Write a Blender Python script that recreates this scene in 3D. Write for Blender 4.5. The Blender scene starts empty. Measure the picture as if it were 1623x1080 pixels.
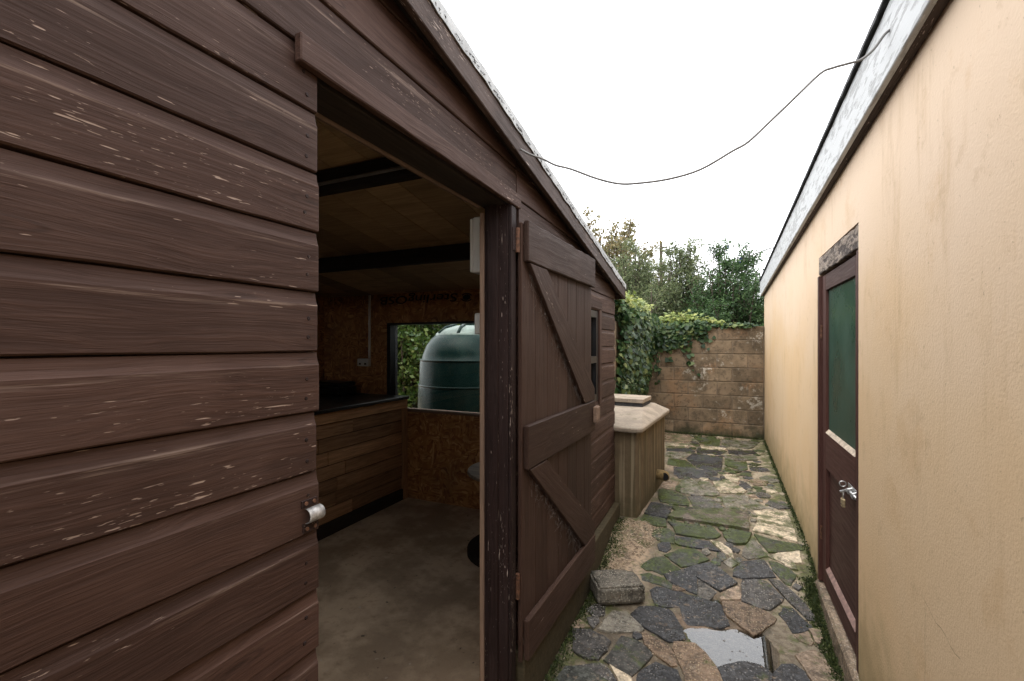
import bpy, bmesh, math, random
import numpy as np
from mathutils import Vector, Matrix, noise as mn

random.seed(7)
rng = np.random.default_rng(11)
SC = bpy.context.scene
COL = SC.collection
R = math.radians

# ------------------------------------------------------------------ camera
cam_d = bpy.data.cameras.new('camera')
cam_d.sensor_width = 36.0
cam_d.lens = 36.0 * 725.0 / 1623.0
cam_d.shift_y = 6.0 / 1623.0
cam_d.clip_start = 0.02
cam_d.clip_end = 2000.0
cam = bpy.data.objects.new('camera', cam_d)
COL.objects.link(cam)
cam.location = (0.0, 0.0, 1.5)
cam.rotation_euler = (R(90), 0.0, math.atan((1141.0 - 811.5) / 725.0))
SC.camera = cam

# ------------------------------------------------------------------ sky, sun, exposure
SUN_EL, SUN_AZ = R(66), R(-165)          # azimuth from +Y towards +X
world = bpy.data.worlds.new('World')
SC.world = world
world.use_nodes = True
wn = world.node_tree
wn.nodes.clear()
w_out = wn.nodes.new('ShaderNodeOutputWorld')
w_bg = wn.nodes.new('ShaderNodeBackground')
w_sky = wn.nodes.new('ShaderNodeTexSky')
w_sky.sky_type = 'NISHITA'
w_sky.sun_disc = False
w_sky.sun_elevation = SUN_EL
w_sky.sun_rotation = SUN_AZ
w_sky.dust_density = 4.0
w_mix = wn.nodes.new('ShaderNodeMixRGB')
w_mix.inputs['Fac'].default_value = 0.82
w_mix.inputs['Color2'].default_value = (11.0, 11.0, 11.1, 1)     # closed white cloud
wn.links.new(w_sky.outputs['Color'], w_mix.inputs['Color1'])
wn.links.new(w_mix.outputs['Color'], w_bg.inputs['Color'])
w_bg.inputs['Strength'].default_value = 0.1
wn.links.new(w_bg.outputs['Background'], w_out.inputs['Surface'])

sun_d = bpy.data.lights.new('sun', 'SUN')
sun_d.energy = 0.6
sun_d.angle = R(45)
sun_d.color = (1.0, 0.965, 0.91)
sun = bpy.data.objects.new('sun', sun_d)
COL.objects.link(sun)
sun.location = (0, 0, 12)
sd = Vector((math.sin(SUN_AZ) * math.cos(SUN_EL), math.cos(SUN_AZ) * math.cos(SUN_EL), math.sin(SUN_EL)))
sun.rotation_euler = (-sd).to_track_quat('-Z', 'Y').to_euler()

SC.cycles.max_bounces = 8
SC.cycles.transparent_max_bounces = 8
SC.view_settings.view_transform = 'Standard'
SC.view_settings.look = 'None'
SC.view_settings.exposure = 1.75
SC.view_settings.gamma = 1.0
SC.view_settings.use_curve_mapping = False

# ------------------------------------------------------------------ material helpers
def nd(nt, typ, ins=None, **props):
    n = nt.nodes.new(typ)
    for k, v in props.items():
        setattr(n, k, v)
    for k, v in (ins or {}).items():
        if isinstance(v, bpy.types.NodeSocket):
            nt.links.new(v, n.inputs[k])
        else:
            n.inputs[k].default_value = v
    return n

def c4(c):
    return (c[0], c[1], c[2], 1.0)

class Mat:
    def __init__(s, name):
        s.m = bpy.data.materials.new(name)
        s.m.use_nodes = True
        s.nt = s.m.node_tree
        s.nt.nodes.clear()
        s.out = s.nt.nodes.new('ShaderNodeOutputMaterial')
        s.b = s.nt.nodes.new('ShaderNodeBsdfPrincipled')
        s.nt.links.new(s.b.outputs[0], s.out.inputs['Surface'])
        s.h = None
    def obj_co(s, rnd=True):
        o = nd(s.nt, 'ShaderNodeTexCoord').outputs['Object']
        if not rnd:
            return o
        r = nd(s.nt, 'ShaderNodeObjectInfo').outputs['Random']
        k = nd(s.nt, 'ShaderNodeVectorMath', {0: (37.0, 19.0, 53.0), 'Scale': r}, operation='SCALE').outputs[0]
        return nd(s.nt, 'ShaderNodeVectorMath', {0: o, 1: k}, operation='ADD').outputs[0]
    def rnd(s):
        return nd(s.nt, 'ShaderNodeObjectInfo').outputs['Random']
    def pos(s):
        return nd(s.nt, 'ShaderNodeNewGeometry').outputs['Position']
    def island(s):
        return nd(s.nt, 'ShaderNodeNewGeometry').outputs['Random Per Island']
    def sc(s, v, k):
        return nd(s.nt, 'ShaderNodeVectorMath', {0: v, 1: k}, operation='MULTIPLY').outputs[0]
    def xyz(s, v):
        n = nd(s.nt, 'ShaderNodeSeparateXYZ', {0: v})
        return n.outputs[0], n.outputs[1], n.outputs[2]
    def noise(s, v, scale, detail=4, rough=0.55, dist=0.0):
        return nd(s.nt, 'ShaderNodeTexNoise', {'Vector': v, 'Scale': scale, 'Detail': detail, 'Roughness': rough, 'Distortion': dist}).outputs['Fac']
    def vor(s, v, scale, feature='F1', out='Distance'):
        return nd(s.nt, 'ShaderNodeTexVoronoi', {'Vector': v, 'Scale': scale}, feature=feature).outputs[out]
    def ramp(s, f, stops):
        n = nd(s.nt, 'ShaderNodeValToRGB', {'Fac': f})
        e = n.color_ramp.elements
        while len(e) < len(stops):
            e.new(0.5)
        for i, (p, c) in enumerate(stops):
            e[i].position = p
            e[i].color = c4(c) if isinstance(c, tuple) else (c, c, c, 1)
        return n.outputs[0]
    def mask(s, f, a, b):
        return nd(s.nt, 'ShaderNodeMapRange', {0: f, 1: a, 2: b, 3: 0.0, 4: 1.0}, interpolation_type='SMOOTHSTEP').outputs[0]
    def math(s, op, a, b=0.0):
        return nd(s.nt, 'ShaderNodeMath', {0: a, 1: b}, operation=op).outputs[0]
    def mix(s, f, a, b, blend='MIX'):
        a = c4(a) if isinstance(a, tuple) else a
        b = c4(b) if isinstance(b, tuple) else b
        return nd(s.nt, 'ShaderNodeMixRGB', {'Fac': f, 'Color1': a, 'Color2': b}, blend_type=blend).outputs[0]
    def color(s, c):
        if isinstance(c, tuple):
            s.b.inputs['Base Color'].default_value = c4(c)
        else:
            s.nt.links.new(c, s.b.inputs['Base Color'])
        return s
    def rough(s, r):
        if isinstance(r, (int, float)):
            s.b.inputs['Roughness'].default_value = r
        else:
            s.nt.links.new(r, s.b.inputs['Roughness'])
        return s
    def spec(s, v):
        s.b.inputs['Specular IOR Level'].default_value = v
        return s
    def bump(s, h, strength=0.5, dist=0.01):
        ins = {'Height': h, 'Strength': strength, 'Distance': dist}
        if s.h:
            ins['Normal'] = s.h
        s.h = nd(s.nt, 'ShaderNodeBump', ins).outputs[0]
        s.nt.links.new(s.h, s.b.inputs['Normal'])
        return s

def grain(m, co, k=1.0):
    """streaky timber grain along local X"""
    wv = nd(m.nt, 'ShaderNodeTexNoise', {'Vector': m.sc(co, (2.4, 7.0, 7.0)), 'Scale': 1.0, 'Detail': 2.0}).outputs['Fac']
    sh = nd(m.nt, 'ShaderNodeCombineXYZ', {0: 0.0, 1: m.math('MULTIPLY', wv, 0.055), 2: m.math('MULTIPLY', wv, 0.055)}).outputs[0]
    co = nd(m.nt, 'ShaderNodeVectorMath', {0: co, 1: sh}, operation='ADD').outputs[0]
    g1 = m.noise(m.sc(co, (2.2, 70 * k, 70 * k)), 1.0, 6, 0.62, 0.4)
    g2 = m.noise(m.sc(co, (6.0, 190 * k, 190 * k)), 1.0, 3, 0.6, 0.0)
    return g1, g2

def painted_wood(name, base, fleck=0.66, worn=0.5, wear_z=None, gl=0.5, light=(0.42, 0.34, 0.29), con=1.0):
    m = Mat(name)
    co = m.obj_co()
    g1, g2 = grain(m, co)
    big = m.noise(co, 2.2, 4, 0.6)
    dk = tuple(x * (1 - 0.38 * con) for x in base)
    lt = tuple(min(1, x * (1 + 0.75 * con) + 0.012 * con) for x in base)
    c = m.mix(m.mask(g1, 0.34, 0.66), dk, base)
    c = m.mix(m.math('MULTIPLY', m.mask(g2, 0.5, 0.75), 0.42), c, lt)
    c = m.mix(m.math('MULTIPLY', m.mask(big, 0.44, 0.7), worn), c, tuple(x * 1.45 + 0.014 for x in base))
    hs = nd(m.nt, 'ShaderNodeHueSaturation', {'Color': c, 'Value': m.math('ADD', m.math('MULTIPLY', m.rnd(), 0.4), 0.78)})
    c = hs.outputs[0]
    kv = m.vor(m.sc(co, (2.6, 14.0, 14.0)), 1.0)
    kn = m.mask(kv, 0.10, 0.03)
    kr = m.math('MULTIPLY', m.mask(m.math('ABSOLUTE', m.math('SUBTRACT', kv, 0.14)), 0.03, 0.0), 0.5)
    c = m.mix(m.math('MAXIMUM', m.math('MULTIPLY', kn, 0.7), kr), c, tuple(x * 0.4 for x in base))
    # flaked paint: short pale dashes running with the grain, gathered in patches
    f1 = m.noise(m.sc(co, (15.0, 150.0, 150.0)), 1.0, 2, 0.5)
    pt = m.noise(m.sc(co, (1.3, 6.0, 9.0)), 1.0, 2, 0.5)
    fl = m.mask(m.math('ADD', f1, m.math('MULTIPLY', m.math('SUBTRACT', pt, 0.5), 0.42)), fleck, fleck + 0.035)
    f3 = m.noise(m.sc(co, (42.0, 330.0, 330.0)), 1.0, 2, 0.5)
    fl2 = m.mask(m.math('ADD', f3, m.math('MULTIPLY', m.math('SUBTRACT', pt, 0.5), 0.6)), fleck + 0.02, fleck + 0.06)
    fa = m.math('MAXIMUM', fl, m.math('MULTIPLY', fl2, 0.75))
    if wear_z is not None:
        x, y, z = m.xyz(nd(m.nt, 'ShaderNodeTexCoord').outputs['Object'])
        band = m.mask(m.math('ABSOLUTE', m.math('SUBTRACT', z, wear_z)), 0.013, 0.0)
        wn_ = m.noise(m.sc(co, (3.5, 60.0, 90.0)), 1.0, 5, 0.65)
        wz = m.math('MULTIPLY', band, m.mask(wn_, 0.5, 0.68))
        c = m.mix(m.math('MULTIPLY', wz, 0.5), c, light)
    c = m.mix(fa, c, light)
    m.color(c)
    m.rough(m.ramp(g1, [(0.3, gl + 0.28), (0.7, gl + 0.08)]))
    m.spec(0.22)
    m.bump(m.math('ADD', m.math('ADD', g1, m.math('MULTIPLY', g2, 0.6)), m.math('MULTIPLY', fa, -0.6)), 0.55, 0.0035)
    return m.m

def raw_wood(name, base, var=0.5, rough=0.8):
    m = Mat(name)
    co = m.obj_co()
    g1, g2 = grain(m, co, 0.8)
    big = m.noise(m.sc(co, (1.5, 9.0, 9.0)), 1.0, 4, 0.6)
    c = m.mix(m.mask(g1, 0.3, 0.7), tuple(x * (1 - var) for x in base), base)
    c = m.mix(m.math('MULTIPLY', m.mask(g2, 0.5, 0.8), 0.4), c, tuple(min(1, x * 1.5) for x in base))
    c = m.mix(m.math('MULTIPLY', m.mask(big, 0.5, 0.72), 0.6), c, tuple(x * 0.45 for x in base))
    hs = nd(m.nt, 'ShaderNodeHueSaturation', {'Color': c, 'Value': m.math('ADD', m.math('MULTIPLY', m.rnd(), 0.7), 0.62)})
    m.color(hs.outputs[0]).rough(rough).spec(0.25)
    m.bump(m.math('ADD', g1, m.math('MULTIPLY', g2, 0.5)), 0.5, 0.003)
    return m.m

def plain(name, col, rough=0.6, var=0.25, scale=9.0, metal=0.0, bump=0.25, spec=0.4):
    m = Mat(name)
    co = m.obj_co()
    n1 = m.noise(co, scale, 6, 0.6)
    n2 = m.noise(co, scale * 9, 4, 0.6)
    c = m.mix(m.mask(n1, 0.35, 0.7), tuple(x * (1 - var) for x in col), tuple(min(1, x * (1 + var)) for x in col))
    m.color(c).rough(m.ramp(n1, [(0.3, max(0.02, rough - 0.1)), (0.7, min(1, rough + 0.1))])).spec(spec)
    m.b.inputs['Metallic'].default_value = metal
    if bump:
        m.bump(n2, bump, 0.002)
    return m.m

def moss_over(m, c, co, amt_sock, tint=(0.045, 0.062, 0.012)):
    n1 = m.noise(co, 7.0, 6, 0.65)
    n2 = m.noise(co, 38.0, 5, 0.7)
    f = m.math('ADD', m.math('MULTIPLY', n1, 0.75), m.math('MULTIPLY', n2, 0.25))
    f = m.math('ADD', f, amt_sock)
    k = m.mask(f, 0.5, 0.62)
    col = m.mix(m.mask(n2, 0.35, 0.7), tuple(x * 0.5 for x in tint), tuple(min(1, x * 1.7) for x in tint))
    return m.mix(m.math('MULTIPLY', k, 0.85), c, col), k

def stone_mat(name, base, speck=None, moss=-0.1, wet=0.0, speck_amt=0.5, lichen=0.25):
    m = Mat(name)
    co = m.obj_co()
    wp = m.pos()
    n1 = m.noise(co, 9.0, 6, 0.65)
    n2 = m.noise(co, 70.0, 4, 0.7)
    c = m.mix(m.mask(n1, 0.34, 0.64), tuple(x * 0.5 for x in base), tuple(min(1, x * 1.6) for x in base))
    c = m.mix(m.math('MULTIPLY', m.mask(n2, 0.45, 0.65), 0.5), c, tuple(min(1, x * 2.0) for x in base))
    h = n2
    if speck:
        v = m.vor(co, 75.0)
        vc = m.vor(co, 75.0, out='Color')
        r_ = m.xyz(vc)[0]
        k = m.math('MULTIPLY', m.mask(v, 0.5, 0.25), m.mask(r_, 1 - speck_amt, 1 - speck_amt + 0.15))
        c = m.mix(m.math('MULTIPLY', k, 0.95), c, speck)
        h = m.math('ADD', n2, m.math('MULTIPLY', k, 0.8))
    n4 = m.noise(wp, 34.0, 6, 0.75)
    c = m.mix(m.math('MULTIPLY', m.mask(n4, 0.53, 0.58), 0.7), c, tuple(min(1, x * 2.3 + 0.02) for x in base))
    c = m.mix(m.math('MULTIPLY', m.mask(n4, 0.46, 0.38), 0.6), c, tuple(x * 0.35 for x in base))
    sm = m.noise(wp, 15.0, 7, 0.75)
    c = m.mix(m.math('MULTIPLY', m.mask(sm, 0.57, 0.64), 0.45), c, (0.26, 0.19, 0.13))
    # pale scurf of mortar and lichen in torn patches
    l1 = m.noise(wp, 6.5, 8, 0.78)
    c = m.mix(m.math('MULTIPLY', m.mask(l1, 0.58, 0.68), lichen * 2), c, (0.36, 0.31, 0.24))
    hs = nd(m.nt, 'ShaderNodeHueSaturation', {'Color': c, 'Value': m.math('ADD', m.math('MULTIPLY', m.rnd(), 0.55), 0.7)})
    c = hs.outputs[0]
    py = m.xyz(wp)[1]
    amt = m.math('ADD', m.math('MULTIPLY', m.mask(py, 2.6, 4.0), 0.09), moss)
    c, k = moss_over(m, c, wp, amt)
    wetn = m.noise(wp, 3.0, 4, 0.6)
    m.color(c)
    r0 = 0.62
    wm = m.mask(m.math('ADD', wetn, wet), 0.44, 0.56)
    m.rough(m.math('SUBTRACT', r0, m.math('MULTIPLY', wm, 0.42)))
    m.spec(0.4)
    m.bump(n4, 0.7, 0.010)
    m.bump(n1, 0.6, 0.016)
    m.bump(h, 0.8, 0.006)
    return m.m

M = {}
M['shiplap'] = painted_wood('brown_painted_shiplap', (0.056, 0.0285, 0.0205), 0.745, 0.45, wear_z=0.036, light=(0.30, 0.22, 0.175), con=0.75)
M['door_paint'] = painted_wood('brown_painted_door', (0.043, 0.022, 0.015), 0.79, 0.4, con=0.55)
M['frame_paint'] = painted_wood('dark_brown_frame_paint', (0.023, 0.0115, 0.010), 0.73, 0.3)
M['fascia_brown'] = painted_wood('weathered_brown_fascia', (0.054, 0.034, 0.027), 0.69, 0.7)
M['red_door'] = painted_wood('red_brown_door_paint', (0.060, 0.024, 0.018), 0.80, 0.3, gl=0.4, con=0.5)
M['white_fascia'] = None
M['raw_edge'] = raw_wood('raw_timber_edge', (0.24, 0.16, 0.115), 0.3)
M['pallet'] = raw_wood('pallet_planks', (0.44, 0.245, 0.130), 0.5)
M['dark_timber'] = raw_wood('dark_timber', (0.030, 0.022, 0.017), 0.5)
M['ceiling'] = raw_wood('ceiling_board', (0.42, 0.30, 0.17), 0.3)
M['drum_wood'] = raw_wood('drum_wood', (0.26, 0.21, 0.165), 0.5)
M['plinth'] = raw_wood('green_stained_timber_base', (0.060, 0.047, 0.026), 0.5)

def mk_white_fascia():
    m = Mat('flaking_white_paint')
    co = m.obj_co()
    f1 = m.noise(m.sc(co, (10.0, 45.0, 45.0)), 1.0, 5, 0.65)
    f2 = m.noise(m.sc(co, (1.6, 9.0, 9.0)), 1.0, 4, 0.6)
    g1, g2 = grain(m, co)
    pl = m.mask(m.math('ADD', f1, m.math('MULTIPLY', m.math('SUBTRACT', f2, 0.5), 0.5)), 0.50, 0.60)
    wood = m.mix(g1, (0.10, 0.10, 0.10), (0.32, 0.31, 0.30))
    c = m.mix(m.math('MULTIPLY', pl, 0.55), (0.48, 0.49, 0.49), wood)
    m.color(c).rough(0.7)
    m.bump(m.math('SUBTRACT', m.math('MULTIPLY', g2, 0.5), pl), 0.5, 0.004)
    return m.m
M['white_fascia'] = mk_white_fascia()

def mk_render():
    m = Mat('sand_coloured_wall_render')
    p = m.pos()
    x, y, z = m.xyz(p)
    big = m.noise(p, 0.8, 4, 0.55)
    stre = m.noise(m.sc(p, (5.0, 5.0, 1.1)), 1.0, 6, 0.66)
    stre2 = m.noise(m.sc(p, (30.0, 30.0, 2.2)), 1.0, 4, 0.6)
    fine = m.noise(p, 120.0, 3, 0.55)
    mid = m.noise(p, 26.0, 5, 0.6)
    c = m.mix(m.mask(big, 0.35, 0.66), (0.645, 0.45, 0.255), (0.66, 0.485, 0.305))
    pale = m.mask(m.math('ADD', z, m.math('MULTIPLY', m.math('SUBTRACT', big, 0.5), 1.6)), 1.2, 2.3)
    c = m.mix(m.math('MULTIPLY', pale, 0.8), c, (0.69, 0.545, 0.415))
    st = m.mask(m.math('ADD', stre, m.math('MULTIPLY', m.math('SUBTRACT', stre2, 0.5), 0.4)), 0.53, 0.72)
    c = m.mix(m.math('MULTIPLY', st, 0.30), c, (0.45, 0.30, 0.155))
    st2 = m.mask(m.math('ADD', stre, m.math('MULTIPLY', m.math('SUBTRACT', mid, 0.5), 0.5)), 0.60, 0.80)
    c = m.mix(m.math('MULTIPLY', st2, 0.22), c, (0.26, 0.19, 0.12))
    # algae creeping up from the paving
    zz = m.math('ADD', z, m.math('MULTIPLY', m.math('SUBTRACT', m.noise(p, 5.0, 5, 0.65), 0.5), 0.7))
    low = m.mask(zz, 0.55, -0.1)
    c = m.mix(m.math('MULTIPLY', low, 0.7), c, (0.20, 0.165, 0.07))
    low2 = m.mask(zz, 0.06, -0.22)
    c = m.mix(m.math('MULTIPLY', low2, 0.9), c, (0.055, 0.062, 0.022))
    pat = m.mask(m.noise(p, 2.2, 6, 0.7), 0.55, 0.66)
    c = m.mix(m.math('MULTIPLY', pat, 0.28), c, (0.52, 0.33, 0.16))
    c = m.mix(m.math('MULTIPLY', m.mask(m.noise(p, 9.0, 6, 0.75), 0.56, 0.68), 0.25), c, (0.40, 0.27, 0.15))
    spots = m.mask(m.noise(p, 60.0, 3, 0.7), 0.66, 0.72)
    c = m.mix(m.math('MULTIPLY', spots, 0.4), c, (0.2, 0.14, 0.09))
    m.color(c).rough(0.9).spec(0.2)
    m.bump(mid, 0.12, 0.006)
    m.bump(fine, 0.35, 0.003)
    return m.m
M['render'] = mk_render()

def mk_block(name, mort=False):
    m = Mat(name)
    p = m.pos()
    co = m.obj_co()
    x, y, z = m.xyz(p)
    n1 = m.noise(p, 2.6, 6, 0.65)
    n2 = m.noise(co, 13.0, 7, 0.75)
    n3 = m.noise(p, 90.0, 4, 0.7)
    c = m.mix(m.mask(n1, 0.35, 0.68), (0.115, 0.086, 0.055), (0.245, 0.178, 0.115))
    org = m.mask(m.noise(p, 1.9, 4, 0.6), 0.54, 0.68)
    c = m.mix(m.math('MULTIPLY', org, 0.40), c, (0.30, 0.160, 0.078))
    c = m.mix(m.math('MULTIPLY', m.mask(n2, 0.50, 0.62), 0.7), c, (0.070, 0.054, 0.037))
    lich = m.mask(m.math('ADD', n2, m.math('MULTIPLY', m.math('SUBTRACT', n1, 0.5), 0.7)), 0.40, 0.32)
    c = m.mix(m.math('MULTIPLY', lich, 0.6), c, (0.42, 0.39, 0.33))
    hs = nd(m.nt, 'ShaderNodeHueSaturation', {'Color': c, 'Value': m.math('ADD', m.math('MULTIPLY', m.rnd(), 0.5), 0.72)})
    c = hs.outputs[0]
    if mort:
        c = m.mix(0.5, c, (0.12, 0.095, 0.07))
    low = m.mask(m.math('ADD', z, m.math('MULTIPLY', m.math('SUBTRACT', n1, 0.5), 0.5)), 0.2, 0.0)
    c = m.mix(m.math('MULTIPLY', low, 0.9), c, (0.030, 0.034, 0.016))
    m.color(c).rough(0.92).spec(0.2)
    m.bump(n2, 0.6, 0.012)
    m.bump(n3, 0.6, 0.004)
    return m.m
M['block'] = mk_block('weathered_concrete_block')
M['mortar'] = mk_block('wall_mortar', True)

def mk_osb():
    m = Mat('oriented_strand_board')
    co = m.obj_co(False)
    w = nd(m.nt, 'ShaderNodeTexNoise', {'Vector': co, 'Scale': 2.5, 'Detail': 3.0}).outputs['Color']
    d = nd(m.nt, 'ShaderNodeVectorMath', {0: w, 1: (0.5, 0.5, 0.5)}, operation='SUBTRACT').outputs[0]
    co2 = nd(m.nt, 'ShaderNodeVectorMath', {0: co, 1: nd(m.nt, 'ShaderNodeVectorMath', {0: d, 'Scale': 0.35}, operation='SCALE').outputs[0]}, operation='ADD').outputs[0]
    def flakes(vec, k):
        v = nd(m.nt, 'ShaderNodeTexVoronoi', {'Vector': m.sc(vec, k), 'Scale': 1.0})
        return m.xyz(v.outputs['Color'])[0]
    a = flakes(co2, (14, 14, 62))
    b = flakes(co2, (55, 55, 17))
    sel = m.mask(m.noise(co, 8.0, 2, 0.5), 0.47, 0.53)
    f = m.mix(sel, a, b)
    c = m.ramp(f, [(0.0, (0.17, 0.068, 0.022)), (0.45, (0.31, 0.140, 0.046)), (0.8, (0.42, 0.21, 0.075)), (1.0, (0.55, 0.32, 0.13))])
    n = m.noise(co, 3.0, 5, 0.6)
    c = m.mix(m.math('MULTIPLY', m.mask(n, 0.45, 0.7), 0.6), c, (0.13, 0.060, 0.026))
    m.color(c).rough(0.7)
    m.bump(f, 0.4, 0.003)
    return m.m
M['osb'] = mk_osb()

def mk_floor():
    m = Mat('worn_concrete_floor')
    p = m.pos()
    n1 = m.noise(p, 2.3, 7, 0.65)
    n2 = m.noise(p, 18.0, 6, 0.7)
    n3 = m.noise(p, 120.0, 3, 0.6)
    c = m.mix(m.mask(n1, 0.38, 0.62), (0.27, 0.198, 0.132), (0.50, 0.385, 0.27))
    c = m.mix(m.math('MULTIPLY', m.mask(n2, 0.5, 0.72), 0.5), c, (0.19, 0.133, 0.085))
    sp = m.mask(m.noise(p, 24.0, 3, 0.6), 0.70, 0.73)
    c = m.mix(m.math('MULTIPLY', sp, 0.7), c, (0.42, 0.38, 0.32))
    blot = m.mask(m.noise(p, 3.1, 5, 0.6), 0.66, 0.72)
    c = m.mix(m.math('MULTIPLY', blot, 0.55), c, (0.34, 0.29, 0.23))
    dk = m.mask(m.noise(p, 15.0, 4, 0.6), 0.67, 0.72)
    c = m.mix(m.math('MULTIPLY', dk, 0.8), c, (0.02, 0.016, 0.012))
    m.color(c).rough(m.ramp(n1, [(0.3, 0.55), (0.7, 0.8)])).spec(0.35)
    m.bump(n2, 0.25, 0.006)
    m.bump(n3, 0.3, 0.002)
    return m.m
M['floor'] = mk_floor()

def mk_bed():
    m = Mat('cream_mortar_bed_with_moss')
    p = m.pos()
    x, y, z = m.xyz(p)
    n1 = m.noise(p, 3.6, 7, 0.68)
    n2 = m.noise(p, 30.0, 6, 0.72)
    n3 = m.noise(p, 120.0, 4, 0.7)
    cream = m.math('MULTIPLY', m.mask(x, 0.12, 0.36), m.mask(y, 3.0, 3.5))
    c = m.mix(m.mask(n1, 0.34, 0.64), (0.085, 0.068, 0.046), (0.23, 0.19, 0.135))
    c = m.mix(m.math('MULTIPLY', cream, 0.75), c, (0.40, 0.335, 0.24))
    c = m.mix(m.math('MULTIPLY', m.mask(n2, 0.47, 0.58), 0.75), c, (0.10, 0.072, 0.044))
    c = m.mix(m.math('MULTIPLY', m.mask(n3, 0.56, 0.66), 0.5), c, (0.46, 0.38, 0.27))
    pk = m.mask(m.noise(p, 2.3, 5, 0.6), 0.52, 0.64)
    c = m.mix(m.math('MULTIPLY', pk, 0.35), c, (0.36, 0.235, 0.165))
    heap = m.math('MULTIPLY', m.mask(x, -0.42, -0.55), m.math('MULTIPLY', m.mask(y, 3.1, 3.3), m.mask(y, 4.15, 3.9)))
    c = m.mix(m.math('MULTIPLY', heap, m.mask(n2, 0.40, 0.55)), c, (0.42, 0.315, 0.215))
    dk = m.mask(m.noise(p, 6.0, 6, 0.7), 0.56, 0.66)
    c = m.mix(m.math('MULTIPLY', dk, 0.7), c, (0.05, 0.04, 0.026))
    edge = m.math('MULTIPLY', m.mask(x, 0.44, 0.58), 0.10)
    el = m.math('MULTIPLY', m.mask(x, -0.62, -0.80), 0.07)
    c, k = moss_over(m, c, p, m.math('ADD', m.math('ADD', edge, el), 0.0), (0.060, 0.072, 0.014))
    m.color(c)
    wetn = m.noise(p, 3.0, 4, 0.6)
    m.rough(m.math('SUBTRACT', 0.85, m.math('MULTIPLY', m.mask(wetn, 0.5, 0.6), 0.35)))
    m.bump(n1, 0.4, 0.02)
    m.bump(n2, 0.7, 0.012)
    m.bump(n3, 0.6, 0.005)
    return m.m
M['bed'] = mk_bed()

M['sD'] = stone_mat('dark_aggregate_slab', (0.024, 0.025, 0.027), (0.20, 0.195, 0.19), -0.10, 0.05, 0.35, 0.12)
M['sA'] = stone_mat('grey_aggregate_slab', (0.046, 0.043, 0.040), (0.30, 0.28, 0.25), -0.07, 0.02, 0.45, 0.25)
M['sG'] = stone_mat('mossy_dark_slab', (0.032, 0.034, 0.029), None, 0.02, 0.0, 0.3, 0.2)
M['sM'] = stone_mat('patchy_green_slab', (0.036, 0.035, 0.031), (0.18, 0.15, 0.13), 0.01, 0.0, 0.4, 0.2)
M['sT'] = stone_mat('tan_pebble_dash_slab', (0.115, 0.078, 0.050), (0.36, 0.28, 0.19), -0.10, 0.05, 0.6, 0.2)
M['sS'] = stone_mat('light_grey_slab', (0.125, 0.113, 0.090), (0.36, 0.34, 0.30), -0.05, 0.0, 0.3, 0.4)
M['sP'] = stone_mat('pale_cream_slab', (0.33, 0.275, 0.20), None, -0.04, -0.05, 0.3, 0.3)
M['sB'] = stone_mat('buff_slab', (0.17, 0.125, 0.088), None, -0.05, 0.0, 0.3, 0.3)
M['sL'] = stone_mat('long_mossy_slab', (0.115, 0.093, 0.075), None, -0.005, 0.0, 0.3, 0.1)
M['sW'] = stone_mat('wet_dark_slab', (0.060, 0.054, 0.045), (0.14, 0.13, 0.11), -0.15, 0.3, 0.3, 0.1)
M['kerb_block'] = stone_mat('rough_concrete_lump', (0.095, 0.085, 0.068), (0.36, 0.33, 0.27), -0.11, -0.2, 0.6, 0.1)
M['sill'] = stone_mat('concrete_sill', (0.16, 0.118, 0.080), (0.42, 0.36, 0.29), -0.06, -0.1, 0.3, 0.2)

def mk_water():
    m = Mat('puddle_water')
    p = m.pos()
    m.color((0.75, 0.78, 0.74)).rough(0.015)
    m.b.inputs['Transmission Weight'].default_value = 1.0
    m.b.inputs['IOR'].default_value = 1.72
    return m.m
M['water'] = mk_water()

def mk_casing(name, base, streak):
    m = Mat(name)
    p = m.pos()
    x, y, z = m.xyz(p)
    s1 = m.noise(m.sc(p, (16.0, 16.0, 0.7)), 1.0, 5, 0.6)
    n1 = m.noise(p, 6.0, 6, 0.65)
    n2 = m.noise(p, 80.0, 4, 0.7)
    c = m.mix(m.mask(n1, 0.35, 0.68), tuple(v * 0.68 for v in base), base)
    if streak:
        c = m.mix(m.math('MULTIPLY', m.mask(s1, 0.46, 0.62), 0.8), c, (0.085, 0.066, 0.034))
        c = m.mix(m.math('MULTIPLY', m.mask(m.noise(m.sc(p, (22.0, 22.0, 0.5)), 1.0, 3, 0.5), 0.56, 0.66), 0.5), c, (0.30, 0.25, 0.165))
        low = m.mask(m.math('ADD', z, m.math('MULTIPLY', n1, 0.4)), 0.45, 0.12)
        c = m.mix(m.math('MULTIPLY', low, 0.7), c, (0.055, 0.048, 0.022))
    else:
        c = m.mix(m.math('MULTIPLY', m.mask(m.noise(p, 9.0, 5, 0.7), 0.53, 0.66), 0.6), c, (0.15, 0.13, 0.085))
        c = m.mix(m.math('MULTIPLY', m.mask(n2, 0.5, 0.7), 0.45), c, (0.12, 0.085, 0.06))
    m.color(c).rough(0.85).spec(0.25)
    m.bump(n2, 0.5, 0.004)
    return m.m
M['casing_side'] = mk_casing('stained_boiler_casing', (0.145, 0.105, 0.062), True)
M['casing_top'] = mk_casing('pinkish_casing_lid', (0.32, 0.265, 0.205), False)

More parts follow.
